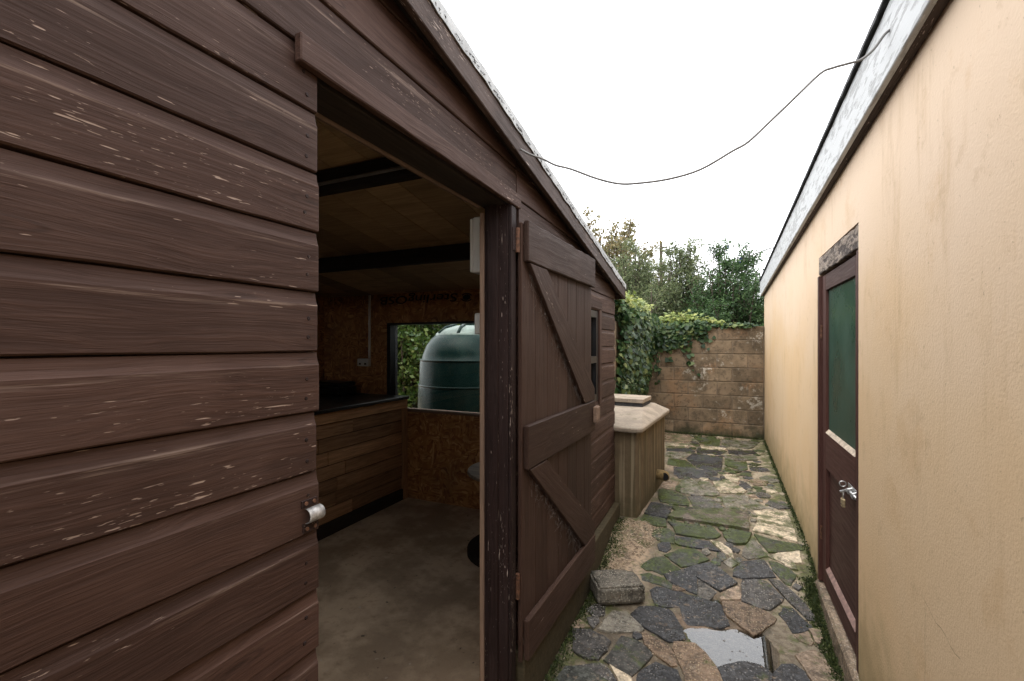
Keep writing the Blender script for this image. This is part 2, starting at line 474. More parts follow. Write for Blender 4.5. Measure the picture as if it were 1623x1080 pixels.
def mk_tank():
    m = Mat('dark_green_tank_plastic')
    p = m.pos()
    z = m.xyz(p)[2]
    n1 = m.noise(m.sc(p, (5, 5, 1.5)), 1.0, 5, 0.6)
    n2 = m.noise(p, 40.0, 3, 0.6)
    c = m.mix(m.mask(n1, 0.45, 0.7), (0.004, 0.017, 0.015), (0.009, 0.026, 0.022))
    c = m.mix(m.math('MULTIPLY', m.mask(n2, 0.58, 0.74), 0.35), c, (0.07, 0.09, 0.06))
    m.color(c).rough(m.ramp(n1, [(0.3, 0.25), (0.7, 0.36)])).spec(0.12)
    return m.m
M['tank'] = mk_tank()

def mk_leaf(name, stops, transl=0.3, rough=0.45):
    m = Mat(name)
    c = m.ramp(m.island(), stops)
    m.color(c).rough(rough).spec(0.35)
    tr = nd(m.nt, 'ShaderNodeBsdfTranslucent', {'Color': c})
    mx = nd(m.nt, 'ShaderNodeMixShader', {0: transl, 1: m.b.outputs[0], 2: tr.outputs[0]})
    m.nt.links.new(mx.outputs[0], m.out.inputs['Surface'])
    return m.m
M['ivy'] = mk_leaf('ivy_leaf', [(0.0, (0.012, 0.034, 0.012)), (0.5, (0.032, 0.070, 0.022)), (0.8, (0.07, 0.115, 0.036)), (1.0, (0.17, 0.20, 0.07))])
M['ivy_top'] = mk_leaf('young_ivy_leaf', [(0.0, (0.10, 0.15, 0.03)), (0.6, (0.20, 0.24, 0.055)), (1.0, (0.32, 0.33, 0.10))])
M['leaf_dark'] = mk_leaf('dark_green_leaf', [(0.0, (0.022, 0.048, 0.018)), (0.6, (0.050, 0.100, 0.033)), (1.0, (0.095, 0.165, 0.055))])
M['leaf_grey'] = mk_leaf('grey_green_leaf', [(0.0, (0.065, 0.088, 0.042)), (0.5, (0.115, 0.150, 0.066)), (1.0, (0.22, 0.245, 0.12))], 0.42)
M['leaf_olive'] = mk_leaf('fading_olive_leaf', [(0.0, (0.11, 0.10, 0.045)), (0.5, (0.18, 0.165, 0.075)), (0.85, (0.24, 0.19, 0.09)), (1.0, (0.24, 0.14, 0.06))], 0.42)
M['leaf_laurel'] = mk_leaf('glossy_hedge_leaf', [(0.0, (0.022, 0.05, 0.010)), (0.5, (0.06, 0.11, 0.022)), (1.0, (0.15, 0.19, 0.05))], 0.3, 0.35)
M['blue'] = plain('blue_flower', (0.12, 0.16, 0.48), 0.7)
M['bark'] = plain('bark', (0.07, 0.055, 0.04), 0.9, 0.4, 20.0, bump=0.6)
M['felt'] = plain('mineral_roof_felt', (0.40, 0.41, 0.41), 0.9, 0.18, 14.0, bump=0.5)
M['black_felt'] = plain('frayed_black_felt', (0.035, 0.035, 0.037), 0.8, 0.5, 20.0, bump=0.9)
M['black'] = plain('black_surface', (0.010, 0.010, 0.012), 0.35, 0.3, 6.0, bump=0.1)
M['black_frame'] = plain('black_window_frame', (0.012, 0.013, 0.016), 0.45, 0.3, 6.0, bump=0.2)
M['white_plastic'] = plain('white_plastic', (0.62, 0.61, 0.57), 0.45, 0.08, 4.0, bump=0.05)
M['cable'] = plain('grey_cable', (0.16, 0.155, 0.15), 0.6, 0.2, 20.0)
M['galv'] = plain('galvanised_steel', (0.50, 0.50, 0.49), 0.38, 0.35, 40.0, metal=0.85)
M['rust'] = plain('rusty_steel', (0.13, 0.062, 0.036), 0.75, 0.5, 60.0, metal=0.2, bump=0.6)
M['brass'] = plain('worn_brass', (0.55, 0.44, 0.27), 0.4, 0.2, 40.0, metal=0.8)
M['clay'] = plain('stained_flue_pipe', (0.19, 0.13, 0.055), 0.8, 0.4, 25.0, bump=0.5)
M['print'] = plain('black_ink_print', (0.016, 0.012, 0.010), 0.8, 0.3, 30.0)
M['soil'] = plain('garden_soil', (0.055, 0.050, 0.024), 0.95, 0.4, 6.0, bump=0.8)
M['rot'] = None
def mk_rot():
    m = Mat('peeling_rotten_lintel')
    co = m.obj_co()
    n1 = m.noise(m.sc(co, (9, 26, 26)), 1.0, 6, 0.7)
    n2 = m.noise(co, 45.0, 4, 0.7)
    c = m.mix(m.mask(n1, 0.42, 0.58), (0.045, 0.030, 0.024), (0.27, 0.215, 0.17))
    c = m.mix(m.math('MULTIPLY', m.mask(n2, 0.56, 0.68), 0.8), c, (0.36, 0.31, 0.26))
    m.color(c).rough(0.9)
    m.bump(n1, 0.9, 0.02)
    m.bump(n2, 0.6, 0.005)
    return m.m
M['rot'] = mk_rot()

def mk_green_glass():
    m = Mat('green_obscure_glass')
    co = m.obj_co()
    n1 = m.noise(co, 3.0, 5, 0.6)
    n2 = m.noise(co, 60.0, 3, 0.5)
    c = m.mix(m.mask(n1, 0.35, 0.7), (0.016, 0.052, 0.036), (0.034, 0.078, 0.056))
    c = m.mix(m.math('MULTIPLY', m.mask(n2, 0.62, 0.75), 0.25), c, (0.12, 0.15, 0.12))
    m.color(c).rough(m.ramp(n1, [(0.3, 0.22), (0.7, 0.4)])).spec(0.5)
    m.bump(n2, 0.15, 0.002)
    return m.m
M['green_glass'] = mk_green_glass()

def mk_clear_glass():
    m = Mat('window_glass')
    m.nt.nodes.remove(m.b)
    tr = nd(m.nt, 'ShaderNodeBsdfTransparent', {'Color': (0.90, 0.92, 0.91, 1)})
    gl = nd(m.nt, 'ShaderNodeBsdfGlossy', {'Color': (1, 1, 1, 1), 'Roughness': 0.02})
    fr = nd(m.nt, 'ShaderNodeFresnel', {'IOR': 1.5})
    mx = nd(m.nt, 'ShaderNodeMixShader', {0: fr.outputs[0], 1: tr.outputs[0], 2: gl.outputs[0]})
    m.nt.links.new(mx.outputs[0], m.out.inputs['Surface'])
    return m.m
M['glass'] = mk_clear_glass()

# ------------------------------------------------------------------ geometry helpers
WM = {}                                   # world matrix of everything built

def setup(o, mw, parent):
    COL.objects.link(o)
    WM[o] = mw
    if parent is not None:
        o.parent = parent
        o.matrix_basis = WM[parent].inverted() @ mw
    else:
        o.matrix_basis = mw
    return o

def tag(o, label=None, cat=None, group=None, kind=None):
    if label: o['label'] = label
    if cat: o['category'] = cat
    if group: o['group'] = group
    if kind: o['kind'] = kind
    return o

def thing(name, label, cat, loc=(0, 0, 0), rz=0.0, group=None):
    o = bpy.data.objects.new(name, None)
    o.empty_display_size = 0.1
    setup(o, Matrix.Translation(loc) @ Matrix.Rotation(rz, 4, 'Z'), None)
    return tag(o, label, cat, group)

def sub_empty(name, loc, parent):
    o = bpy.data.objects.new(name, None)
    o.empty_display_size = 0.1
    return setup(o, Matrix.Translation(loc), parent)

class MB:
    def __init__(s):
        s.v = []; s.f = []
    def add(s, vs, fs):
        k = len(s.v)
        s.v += [tuple(v) for v in vs]
        s.f += [tuple(i + k for i in f) for f in fs]
        return s
    def box(s, x0, x1, y0, y1, z0, z1):
        return s.add([(x0, y0, z0), (x1, y0, z0), (x1, y1, z0), (x0, y1, z0), (x0, y0, z1), (x1, y0, z1), (x1, y1, z1), (x0, y1, z1)],
                     [(0, 3, 2, 1), (4, 5, 6, 7), (0, 1, 5, 4), (1, 2, 6, 5), (2, 3, 7, 6), (3, 0, 4, 7)])
    def tube(s, pts, r, n=8, caps=True):
        pts = [Vector(p) for p in pts]
        rr = r if isinstance(r, (list, tuple)) else [r] * len(pts)
        vs = []; up = None
        for i, p in enumerate(pts):
            d = (pts[min(i + 1, len(pts) - 1)] - pts[max(i - 1, 0)]).normalized()
            if up is None:
                up = Vector((0, 0, 1)) if abs(d.z) < 0.9 else Vector((1, 0, 0))
            a = d.cross(up)
            if a.length < 1e-6: a = d.orthogonal()
            a.normalize(); b = a.cross(d).normalized(); up = b
            for k in range(n):
                t = 2 * math.pi * k / n
                vs.append(p + (a * math.cos(t) + b * math.sin(t)) * rr[i])
        fs = []
        for i in range(len(pts) - 1):
            for k in range(n):
                fs.append((i * n + k, i * n + (k + 1) % n, (i + 1) * n + (k + 1) % n, (i + 1) * n + k))
        if caps:
            fs.append(tuple(range(n - 1, -1, -1)))
            fs.append(tuple((len(pts) - 1) * n + k for k in range(n)))
        return s.add(vs, fs)
    def lathe(s, prof, c, n=48):
        vs = []; fs = []
        m = len(prof)
        for k in range(n):
            t = 2 * math.pi * k / n
            for (r, z) in prof:
                vs.append((c[0] + r * math.cos(t), c[1] + r * math.sin(t), c[2] + z))
        for k in range(n):
            for i in range(m - 1):
                a = k * m + i; b = ((k + 1) % n) * m + i
                fs.append((a, b, b + 1, a + 1))
        return s.add(vs, fs)
    def build(s, name, mat, parent=None, bevel=0.0, smooth=False, origin=None, seg=1):
        v = np.array(s.v, dtype=float)
        if origin is None:
            lo, hi = v.min(0), v.max(0)
            origin = ((lo[0] + hi[0]) / 2, (lo[1] + hi[1]) / 2, (lo[2] + hi[2]) / 2)
        v = v - np.array(origin)
        me = bpy.data.meshes.new(name)
        me.from_pydata([tuple(p) for p in v], [], s.f)
        finish(me, mat, bevel, smooth, seg)
        o = bpy.data.objects.new(name, me)
        return setup(o, Matrix.Translation(origin), parent)

def finish(me, mat, bevel=0.0, smooth=False, seg=1):
    bm = bmesh.new(); bm.from_mesh(me)
    bmesh.ops.recalc_face_normals(bm, faces=bm.faces)
    if bevel > 0:
        ed = [e for e in bm.edges if len(e.link_faces) == 2 and e.calc_face_angle(0) > 0.6]
        bmesh.ops.bevel(bm, geom=ed, offset=bevel, segments=seg, affect='EDGES', profile=0.6)
    bm.to_mesh(me); bm.free()
    me.materials.append(mat)
    if smooth:
        me.polygons.foreach_set('use_smooth', [True] * len(me.polygons))
    me.update()

def box(name, x0, x1, y0, y1, z0, z1, mat, parent=None, bevel=0.0):
    return MB().box(min(x0, x1), max(x0, x1), min(y0, y1), max(y0, y1), min(z0, z1), max(z0, z1)).build(name, mat, parent, bevel)

def frame_m(p0, p1, up):
    p0 = Vector(p0); p1 = Vector(p1)
    ex = (p1 - p0).normalized()
    up = Vector(up)
    ez = (up - ex * up.dot(ex)).normalized()
    ey = ez.cross(ex)
    m = Matrix((ex, ey, ez)).transposed().to_4x4()
    m.translation = (p0 + p1) / 2
    return m, (p1 - p0).length

def beam(name, p0, p1, w, t, up, mat, parent=None, bevel=0.002, rough=0.0, nseg=1):
    """timber piece: local X along its length, w along 'up', t across"""
    mw, L = frame_m(p0, p1, up)
    b = MB()
    if nseg == 1 and rough == 0:
        b.box(-L / 2, L / 2, -t / 2, t / 2, -w / 2, w / 2)
    else:
        vs = []; fs = []
        sd_ = random.random() * 99
        for i in range(nseg + 1):
            x = -L / 2 + L * i / nseg
            j = [rough * (mn.noise(Vector((x * 9, sd_ + q * 7, 0))) ) for q in range(4)]
            vs += [(x, -t / 2, -w / 2 + j[0]), (x, t / 2, -w / 2 + j[1]), (x, t / 2, w / 2 + j[2]), (x, -t / 2, w / 2 + j[3])]
        for i in range(nseg):
            a = i * 4
            for q in range(4):
                fs.append((a + q, a + (q + 1) % 4, a + 4 + (q + 1) % 4, a + 4 + q))
        fs += [(0, 1, 2, 3), (nseg * 4 + 3, nseg * 4 + 2, nseg * 4 + 1, nseg * 4)]
        b.add(vs, fs)
    me = bpy.data.meshes.new(name)
    me.from_pydata(b.v, [], b.f)
    finish(me, mat, bevel)
    o = bpy.data.objects.new(name, me)
    return setup(o, mw, parent)

def ss(x):
    x = max(0.0, min(1.0, x)); return x * x * (3 - 2 * x)
def gz(Y):
    """paving falls gently from the far wall towards the camera"""
    return -0.17 + 0.17 * ss((Y - 2.9) / 1.3)

# ------------------------------------------------------------------ the setting: ground, path, puddle
def gsheet(name, x0, x1, y0, y1, z, mat):
    o = MB().add([(x0, y0, z), (x1, y0, z), (x1, y1, z), (x0, y1, z)], [(0, 1, 2, 3)]).build(name, mat)
    return tag(o, kind='structure')
gsheet('ground', -600, 600, -600, 600, -0.42, M['soil'])
o = MB().box(-14, 10, 8.33, 60, -0.4, -0.03).build('garden_ground', M['soil']); tag(o, kind='structure')
o = MB().box(-14, -1.27, 4.06, 8.329, -0.4, -0.035).build('yard_ground', M['floor']); tag(o, kind='structure')
o = MB().box(-1.269, -0.80, 4.06, 8.25, -0.4, -0.03).build('yard_strip', M['bed']); tag(o, kind='structure')

PUD = [(-0.16, 2.87), (-0.02, 2.93), (0.10, 2.99), (0.22, 3.00), (0.27, 2.86), (0.245, 2.60), (0.10, 2.62), (-0.02, 2.62), (-0.10, 2.72)]
PUD2 = [(-0.09, 3.215), (0.0, 3.27), (0.04, 3.21), (0.0, 3.12), (-0.04, 3.15)]
def pdist(p, poly):
    x, y = p; ins = False; d = 9.0
    n = len(poly)
    for i in range(n):
        (x0, y0), (x1, y1) = poly[i], poly[(i + 1) % n]
        if (y0 > y) != (y1 > y) and x < (x1 - x0) * (y - y0) / (y1 - y0) + x0:
            ins = not ins
        dx, dy = x1 - x0, y1 - y0
        t = max(0, min(1, ((x - x0) * dx + (y - y0) * dy) / (dx * dx + dy * dy)))
        d = min(d, math.hypot(x - x0 - t * dx, y - y0 - t * dy))
    return -d if ins else d
def bed_z(x, y):
    n = mn.noise(Vector((x * 7, y * 7, 0))) * 0.0035 + mn.noise(Vector((x * 21, y * 21, 3))) * 0.002
    z = gz(y) - 0.0085 + n * 1.4
    if 2.3 < y < 3.5 and x > -0.4:
        z -= 0.032 * ss((0.035 - pdist((x, y), PUD)) / 0.05)
        z -= 0.022 * ss((0.02 - pdist((x, y), PUD2)) / 0.035)
    if x < -0.45 and 3.1 < y < 4.1:                       # heaped crumbling mortar beside the shed
        z += 0.022 * ss((-0.45 - x) / 0.15) * ss((y - 3.1) / 0.2) * ss((4.1 - y) / 0.2) * (0.7 + 1.2 * mn.noise(Vector((x * 13, y * 13, 9))))
    return z
XS = np.linspace(-0.83, 0.70, 62); YS = np.linspace(-1.2, 8.26, 380)
vs = [(x, y, bed_z(x, y)) for y in YS for x in XS]
nx = len(XS)
fs = [(j * nx + i, j * nx + i + 1, (j + 1) * nx + i + 1, (j + 1) * nx + i) for j in range(len(YS) - 1) for i in range(nx - 1)]
path = MB().add(vs, fs).build('path', M['bed'], smooth=True, origin=(0, 3, 0))
tag(path, kind='structure')
STONES = [
    ('A', [(-0.786,2.594),(-0.693,2.627),(-0.61,2.603),(-0.557,2.568),(-0.56,2.493),(-0.585,2.398),(-0.636,2.375),(-0.686,2.382),(-0.728,2.409)]),
    ('S', [(-0.648,2.656),(-0.631,2.787),(-0.613,2.877),(-0.534,2.892),(-0.467,2.842),(-0.403,2.759),(-0.419,2.733),(-0.469,2.702),(-0.529,2.675),(-0.586,2.653)]),
    ('M', [(-0.514,2.647),(-0.465,2.651),(-0.399,2.631),(-0.327,2.553),(-0.363,2.455),(-0.406,2.339),(-0.472,2.363),(-0.56,2.409),(-0.538,2.503)]),
    ('T', [(-0.411,2.711),(-0.389,2.729),(-0.312,2.695),(-0.272,2.672),(-0.226,2.614),(-0.2,2.522),(-0.234,2.507),(-0.301,2.557),(-0.383,2.622)]),
    ('D', [(-0.384,3.039),(-0.289,3.044),(-0.247,2.979),(-0.204,2.868),(-0.174,2.775),(-0.261,2.702),(-0.333,2.746),(-0.412,2.782),(-0.506,2.884),(-0.47,2.99)]),
    ('A', [(-0.694,2.297),(-0.58,2.378),(-0.542,2.374),(-0.497,2.331),(-0.464,2.28),(-0.433,2.188),(-0.607,2.109),(-0.662,2.236)]),
    ('A', [(-0.722,2.208),(-0.68,2.234),(-0.63,2.159),(-0.607,2.109),(-0.709,2.063)]),
    ('D', [(-0.381,2.37),(-0.308,2.502),(-0.198,2.488),(-0.17,2.4),(-0.16,2.312),(-0.35,2.226)]),
    ('B', [(-0.803,2.623),(-0.775,2.693),(-0.697,2.643),(-0.784,2.596)]),
    ('A', [(-0.739,2.739),(-0.672,2.778),(-0.664,2.724),(-0.679,2.643),(-0.72,2.689)]),
    ('P', [(-0.52,2.377),(-0.409,2.331),(-0.369,2.218),(-0.422,2.193),(-0.469,2.304)]),
    ('D', [(-0.424,3.182),(-0.397,3.239),(-0.34,3.239),(-0.294,3.228),(-0.234,3.235),(-0.173,3.216),(-0.211,3.139),(-0.228,3.079),(-0.3,3.056),(-0.379,3.048)]),
    ('D', [(-0.228,3.212),(-0.133,3.237),(-0.068,3.207),(0.003,3.198),(0.023,3.129),(0.051,3.014),(0.008,2.97),(-0.087,2.956),(-0.202,2.915),(-0.229,3.077)]),
    ('D', [(-0.36,3.375),(-0.239,3.462),(-0.162,3.439),(-0.144,3.398),(-0.134,3.238),(-0.197,3.261),(-0.266,3.293),(-0.325,3.319)]),
    ('W', [(-0.138,3.409),(-0.082,3.363),(-0.016,3.305),(-0.067,3.209),(-0.129,3.236)]),
    ('D', [(-0.23,3.474),(-0.169,3.538),(-0.061,3.602),(0.041,3.513),(0.102,3.432),(0.045,3.361),(0.003,3.316),(-0.073,3.366),(-0.141,3.408),(-0.176,3.434)]),
    ('G', [(-0.377,3.592),(-0.285,3.685),(-0.176,3.731),(-0.113,3.684),(-0.076,3.633),(-0.156,3.547),(-0.252,3.487),(-0.323,3.545)]),
    ('G', [(-0.528,3.41),(-0.469,3.521),(-0.381,3.569),(-0.32,3.516),(-0.251,3.468),(-0.3,3.423),(-0.371,3.366),(-0.435,3.399),(-0.475,3.386)]),
    ('G', [(-0.516,3.333),(-0.46,3.362),(-0.369,3.343),(-0.294,3.292),(-0.295,3.237),(-0.377,3.264),(-0.495,3.272)]),
    ('T', [(-0.294,3.283),(-0.214,3.264),(-0.24,3.237),(-0.294,3.229)]),
    ('G', [(-0.536,3.865),(-0.456,3.948),(-0.381,3.959),(-0.332,3.904),(-0.323,3.754),(-0.394,3.756),(-0.47,3.781)]),
    ('G', [(-0.651,3.927),(-0.618,4.089),(-0.531,3.984),(-0.537,3.878),(-0.588,3.89)]),
    ('G', [(-0.611,4.139),(-0.518,4.141),(-0.432,4.117),(-0.417,4.089),(-0.402,3.985),(-0.458,3.965),(-0.526,3.97),(-0.583,4.007)]),
    ('G', [(-0.4,4.081),(-0.331,4.09),(-0.113,4.088),(-0.101,3.9),(-0.216,3.888),(-0.321,3.894),(-0.343,3.987)]),
    ('D', [(-0.318,3.855),(-0.183,3.873),(-0.081,3.856),(0.005,3.749),(-0.091,3.752),(-0.177,3.748),(-0.284,3.749),(-0.318,3.768)]),
    ('P', [(-0.072,3.884),(0.003,3.884),(0.08,3.79),(0.09,3.701),(0.027,3.75)]),
    ('G', [(-0.108,4.073),(-0.049,4.096),(0.009,3.993),(-0.028,3.925),(-0.103,3.893)]),
    ('G', [(0.016,4.04),(0.068,4.125),(0.207,4.105),(0.232,4.107),(0.186,3.92),(0.112,3.883),(0.052,3.9)]),
    ('S', [(0.158,3.826),(0.227,4.021),(0.264,3.947),(0.316,3.8),(0.257,3.759),(0.188,3.726),(0.149,3.757)]),
    ('G', [(0.243,4.096),(0.361,4.05),(0.562,4.041),(0.562,3.963),(0.39,3.874),(0.326,3.847),(0.293,3.944)]),
    ('P', [(0.274,4.662),(0.375,4.708),(0.548,4.787),(0.549,4.603),(0.549,4.328),(0.538,4.06),(0.408,4.109),(0.313,4.136),(0.24,4.151),(0.281,4.34),(0.302,4.521)]),
    ('P', [(0.318,3.79),(0.383,3.861),(0.53,3.928),(0.526,3.784),(0.476,3.768),(0.493,3.694),(0.456,3.692),(0.39,3.76)]),
    ('G', [(0.316,3.737),(0.366,3.742),(0.426,3.702),(0.469,3.631),(0.429,3.512),(0.396,3.527),(0.335,3.644)]),
    ('D', [(0.092,3.567),(0.152,3.684),(0.232,3.72),(0.284,3.747),(0.32,3.649),(0.344,3.573),(0.247,3.533),(0.144,3.491),(0.085,3.499)]),
    ('A', [(0.138,3.475),(0.251,3.52),(0.287,3.514),(0.318,3.459),(0.373,3.369),(0.332,3.298),(0.284,3.238),(0.221,3.236),(0.13,3.27),(0.128,3.345)]),
    ('A', [(0.296,3.54),(0.365,3.539),(0.423,3.466),(0.475,3.375),(0.512,3.294),(0.526,3.228),(0.477,3.216),(0.423,3.315),(0.37,3.404)]),
    ('D', [(0.358,3.287),(0.41,3.305),(0.444,3.239),(0.483,3.183),(0.505,3.171),(0.451,3.121),(0.381,3.074),(0.365,3.139),(0.332,3.22)]),
    ('B', [(0.002,3.251),(0.045,3.343),(0.12,3.412),(0.13,3.329),(0.115,3.281),(0.054,3.254),(0.008,3.235)]),
    ('T', [(0.009,3.213),(0.08,3.251),(0.12,3.248),(0.188,3.235),(0.264,3.213),(0.306,3.169),(0.292,3.117),(0.252,3.07),(0.177,2.967),(0.112,3.022),(0.047,3.088),(0.018,3.136)]),
    ('W', [(-0.16,2.869),(-0.039,2.941),(0.05,2.98),(0.154,2.949),(0.176,2.95),(0.241,3.041),(0.235,2.72),(0.174,2.714),(0.117,2.709),(-0.01,2.623),(-0.08,2.727)]),
    ('T', [(-0.234,2.714),(-0.126,2.747),(-0.071,2.692),(-0.026,2.608),(0.015,2.53),(0.037,2.402),(-0.138,2.323),(-0.178,2.511),(-0.238,2.655)]),
    ('D', [(-0.005,2.589),(0.057,2.653),(0.124,2.698),(0.194,2.701),(0.241,2.653),(0.23,2.489),(0.04,2.403)]),
    ('W', [(0.261,3.047),(0.295,3.097),(0.372,3.05),(0.469,2.999),(0.378,2.873),(0.297,2.777),(0.25,2.703)]),
    ('B', [(0.366,2.862),(0.465,2.956),(0.504,2.935),(0.514,2.842),(0.568,2.766),(0.562,2.646),(0.431,2.587),(0.399,2.761)]),
    ('D', [(0.25,2.675),(0.295,2.756),(0.35,2.781),(0.396,2.742),(0.42,2.582),(0.223,2.492)]),
    ('B', [(0.391,3.057),(0.465,3.121),(0.48,3.033),(0.461,3.001),(0.415,3.027)]),
    ('B', [(0.475,3.13),(0.527,3.167),(0.541,3.116),(0.504,3.028),(0.485,3.03)]),
    ('L', [(-0.407,4.163),(-0.381,4.309),(-0.263,4.384),(-0.161,4.466),(0.047,4.604),(0.23,4.579),(0.212,4.135),(0.113,4.158),(-0.053,4.155),(-0.249,4.155)]),
    ('D', [(-0.614,4.189),(-0.598,4.51),(-0.512,4.517),(-0.399,4.461),(-0.408,4.311),(-0.417,4.134),(-0.47,4.148),(-0.556,4.162)]),
    ('G', [(-0.575,4.936),(-0.531,4.956),(-0.435,4.925),(-0.303,4.809),(-0.259,4.555),(-0.345,4.538),(-0.439,4.542),(-0.517,4.562),(-0.556,4.728)]),
    ('A', [(-0.285,4.828),(-0.169,4.881),(-0.079,4.849),(-0.025,4.733),(0.033,4.649),(0.033,4.553),(-0.198,4.448),(-0.239,4.613)]),
    ('S', [(0.016,4.963),(0.096,5.057),(0.224,5.125),(0.299,4.989),(0.4,4.784),(0.281,4.701),(0.175,4.657),(0.045,4.672),(0.031,4.787)]),
    ('P', [(-0.074,5.475),(0.1,5.554),(0.178,5.411),(0.249,5.251),(0.217,5.158),(0.002,5.091),(-0.042,5.255)]),
    ('S', [(-0.389,5.393),(-0.268,5.48),(-0.104,5.431),(-0.057,5.276),(-0.002,5.007),(-0.074,4.937),(-0.17,4.918),(-0.362,4.92)]),
    ('B', [(-0.556,5.38),(-0.435,5.468),(-0.405,5.294),(-0.435,5.007),(-0.567,5.044)]),
    ('D', [(-0.509,5.907),(-0.332,5.913),(-0.196,5.901),(-0.031,5.905),(-0.022,5.771),(-0.138,5.587),(-0.231,5.544),(-0.391,5.537),(-0.483,5.561)]),
    ('G', [(-0.616,6.329),(-0.42,6.331),(-0.328,6.165),(-0.257,5.947),(-0.422,5.966),(-0.595,6.024)]),
    ('D', [(-0.348,6.725),(0.03,6.711),(0.018,5.981),(-0.13,5.956),(-0.241,5.973),(-0.363,6.314),(-0.407,6.424)]),
    ('S', [(-0.684,6.719),(-0.427,6.738),(-0.399,6.608),(-0.498,6.382),(-0.597,6.427),(-0.666,6.534)]),
    ('G', [(0.064,6.487),(0.31,6.537),(0.301,6.182),(0.265,6.093),(0.137,6.182),(0.054,6.299)]),
    ('G', [(0.026,5.931),(0.061,6.128),(0.231,6.041),(0.163,5.913)]),
    ('P', [(0.018,5.806),(0.122,5.853),(0.196,5.722),(0.174,5.512),(0.079,5.637)]),
    ('D', [(0.188,5.504),(0.258,5.595),(0.312,5.388),(0.252,5.32),(0.191,5.389)]),
    ('S', [(0.058,6.825),(0.441,6.98),(0.441,6.714),(0.27,6.619),(0.065,6.56)]),
    ('D', [(0.11,7.171),(0.43,7.266),(0.458,7.101),(0.285,6.975),(0.116,6.946)]),
    ('S', [(0.036,7.976),(0.569,8.032),(0.445,7.517),(0.369,7.376),(0.205,7.462),(0.023,7.435)]),
    ('G', [(-0.39,7.979),(0.003,7.93),(-0.003,7.423),(-0.269,7.472),(-0.336,7.776)]),
    ('B', [(-0.867,8.149),(-0.452,8.053),(-0.396,7.654),(-0.492,7.43),(-0.789,7.415)]),
    ('P', [(-0.783,7.357),(-0.424,7.373),(-0.454,7.163),(-0.648,7.091),(-0.74,6.952)]),
    ('D', [(-0.698,6.955),(-0.439,7.089),(-0.314,6.937),(-0.32,6.845),(-0.682,6.795)]),
    ('D', [(-0.299,6.934),(-0.047,7.099),(0.06,7.008),(0.002,6.847),(-0.284,6.812)]),
    ('P', [(-0.264,7.332),(-0.038,7.325),(0.092,7.277),(0.061,7.179),(-0.237,7.127)]),
    ('G', [(-0.43,5.098),(-0.379,5.231),(-0.367,4.929),(-0.415,4.99)]),
    ('G', [(-0.388,4.496),(-0.267,4.461),(-0.272,4.39),(-0.349,4.355),(-0.393,4.426)]),
]

def chip(poly):
    """split the edges of a traced slab and roughen them"""
    out = []
    n = len(poly)
    cx = sum(p[0] for p in poly) / n; cy = sum(p[1] for p in poly) / n
    for i in range(n):
        a, b = poly[i], poly[(i + 1) % n]
        L = math.hypot(b[0] - a[0], b[1] - a[1])
        k = max(1, min(5, int(L / 0.035)))
        for j in range(k):
            t = j / k
            x = a[0] + (b[0] - a[0]) * t; y = a[1] + (b[1] - a[1]) * t
            d = math.hypot(x - cx, y - cy) + 1e-6
            sh = 1 + (0.004 + random.uniform(-0.006, 0.004)) / d
            out.append((cx + (x - cx) * sh, cy + (y - cy) * sh))
    return out, cx, cy
def slab(kind, poly):
    ring, cx, cy = chip(poly)
    lift = {'W': -0.024, 'L': 0.016}.get(kind, random.uniform(-0.003, 0.006))
    if kind == 'W' and cx > 0.2: lift = -0.0135
    if kind == 'W' and cy > 3.2: lift = -0.004
    tx, ty = random.uniform(-0.02, 0.02), random.uniform(-0.02, 0.02)
    if kind == 'W': tx = ty = 0
    n = len(ring)
    zt = lambda x, y, s=1: gz(cy) + (gz(cy + .05) - gz(cy - .05)) * 10 * (y - cy) + lift + tx * (x - cx) + ty * (y - cy)
    vs = []
    for (x, y) in ring: vs.append((x, y, zt(x, y) - 0.045))
    for (x, y) in ring: vs.append((x, y, zt(x, y) - 0.0025))
    for (x, y) in ring:
        d = math.hypot(x - cx, y - cy) + 1e-6; sh = 1 - min(0.3, 0.003 / d)
        vs.append((cx + (x - cx) * sh, cy + (y - cy) * sh, zt(x, y)))
    fs = [(i, (i + 1) % n, n + (i + 1) % n, n + i) for i in range(n)]
    fs += [(n + i, n + (i + 1) % n, 2 * n + (i + 1) % n, 2 * n + i) for i in range(n)]
    fs.append(tuple(2 * n + i for i in range(n)))
    return MB().add(vs, fs).build('stone', M['s' + kind], path)
for kind, poly in STONES:
    slab(kind, poly)
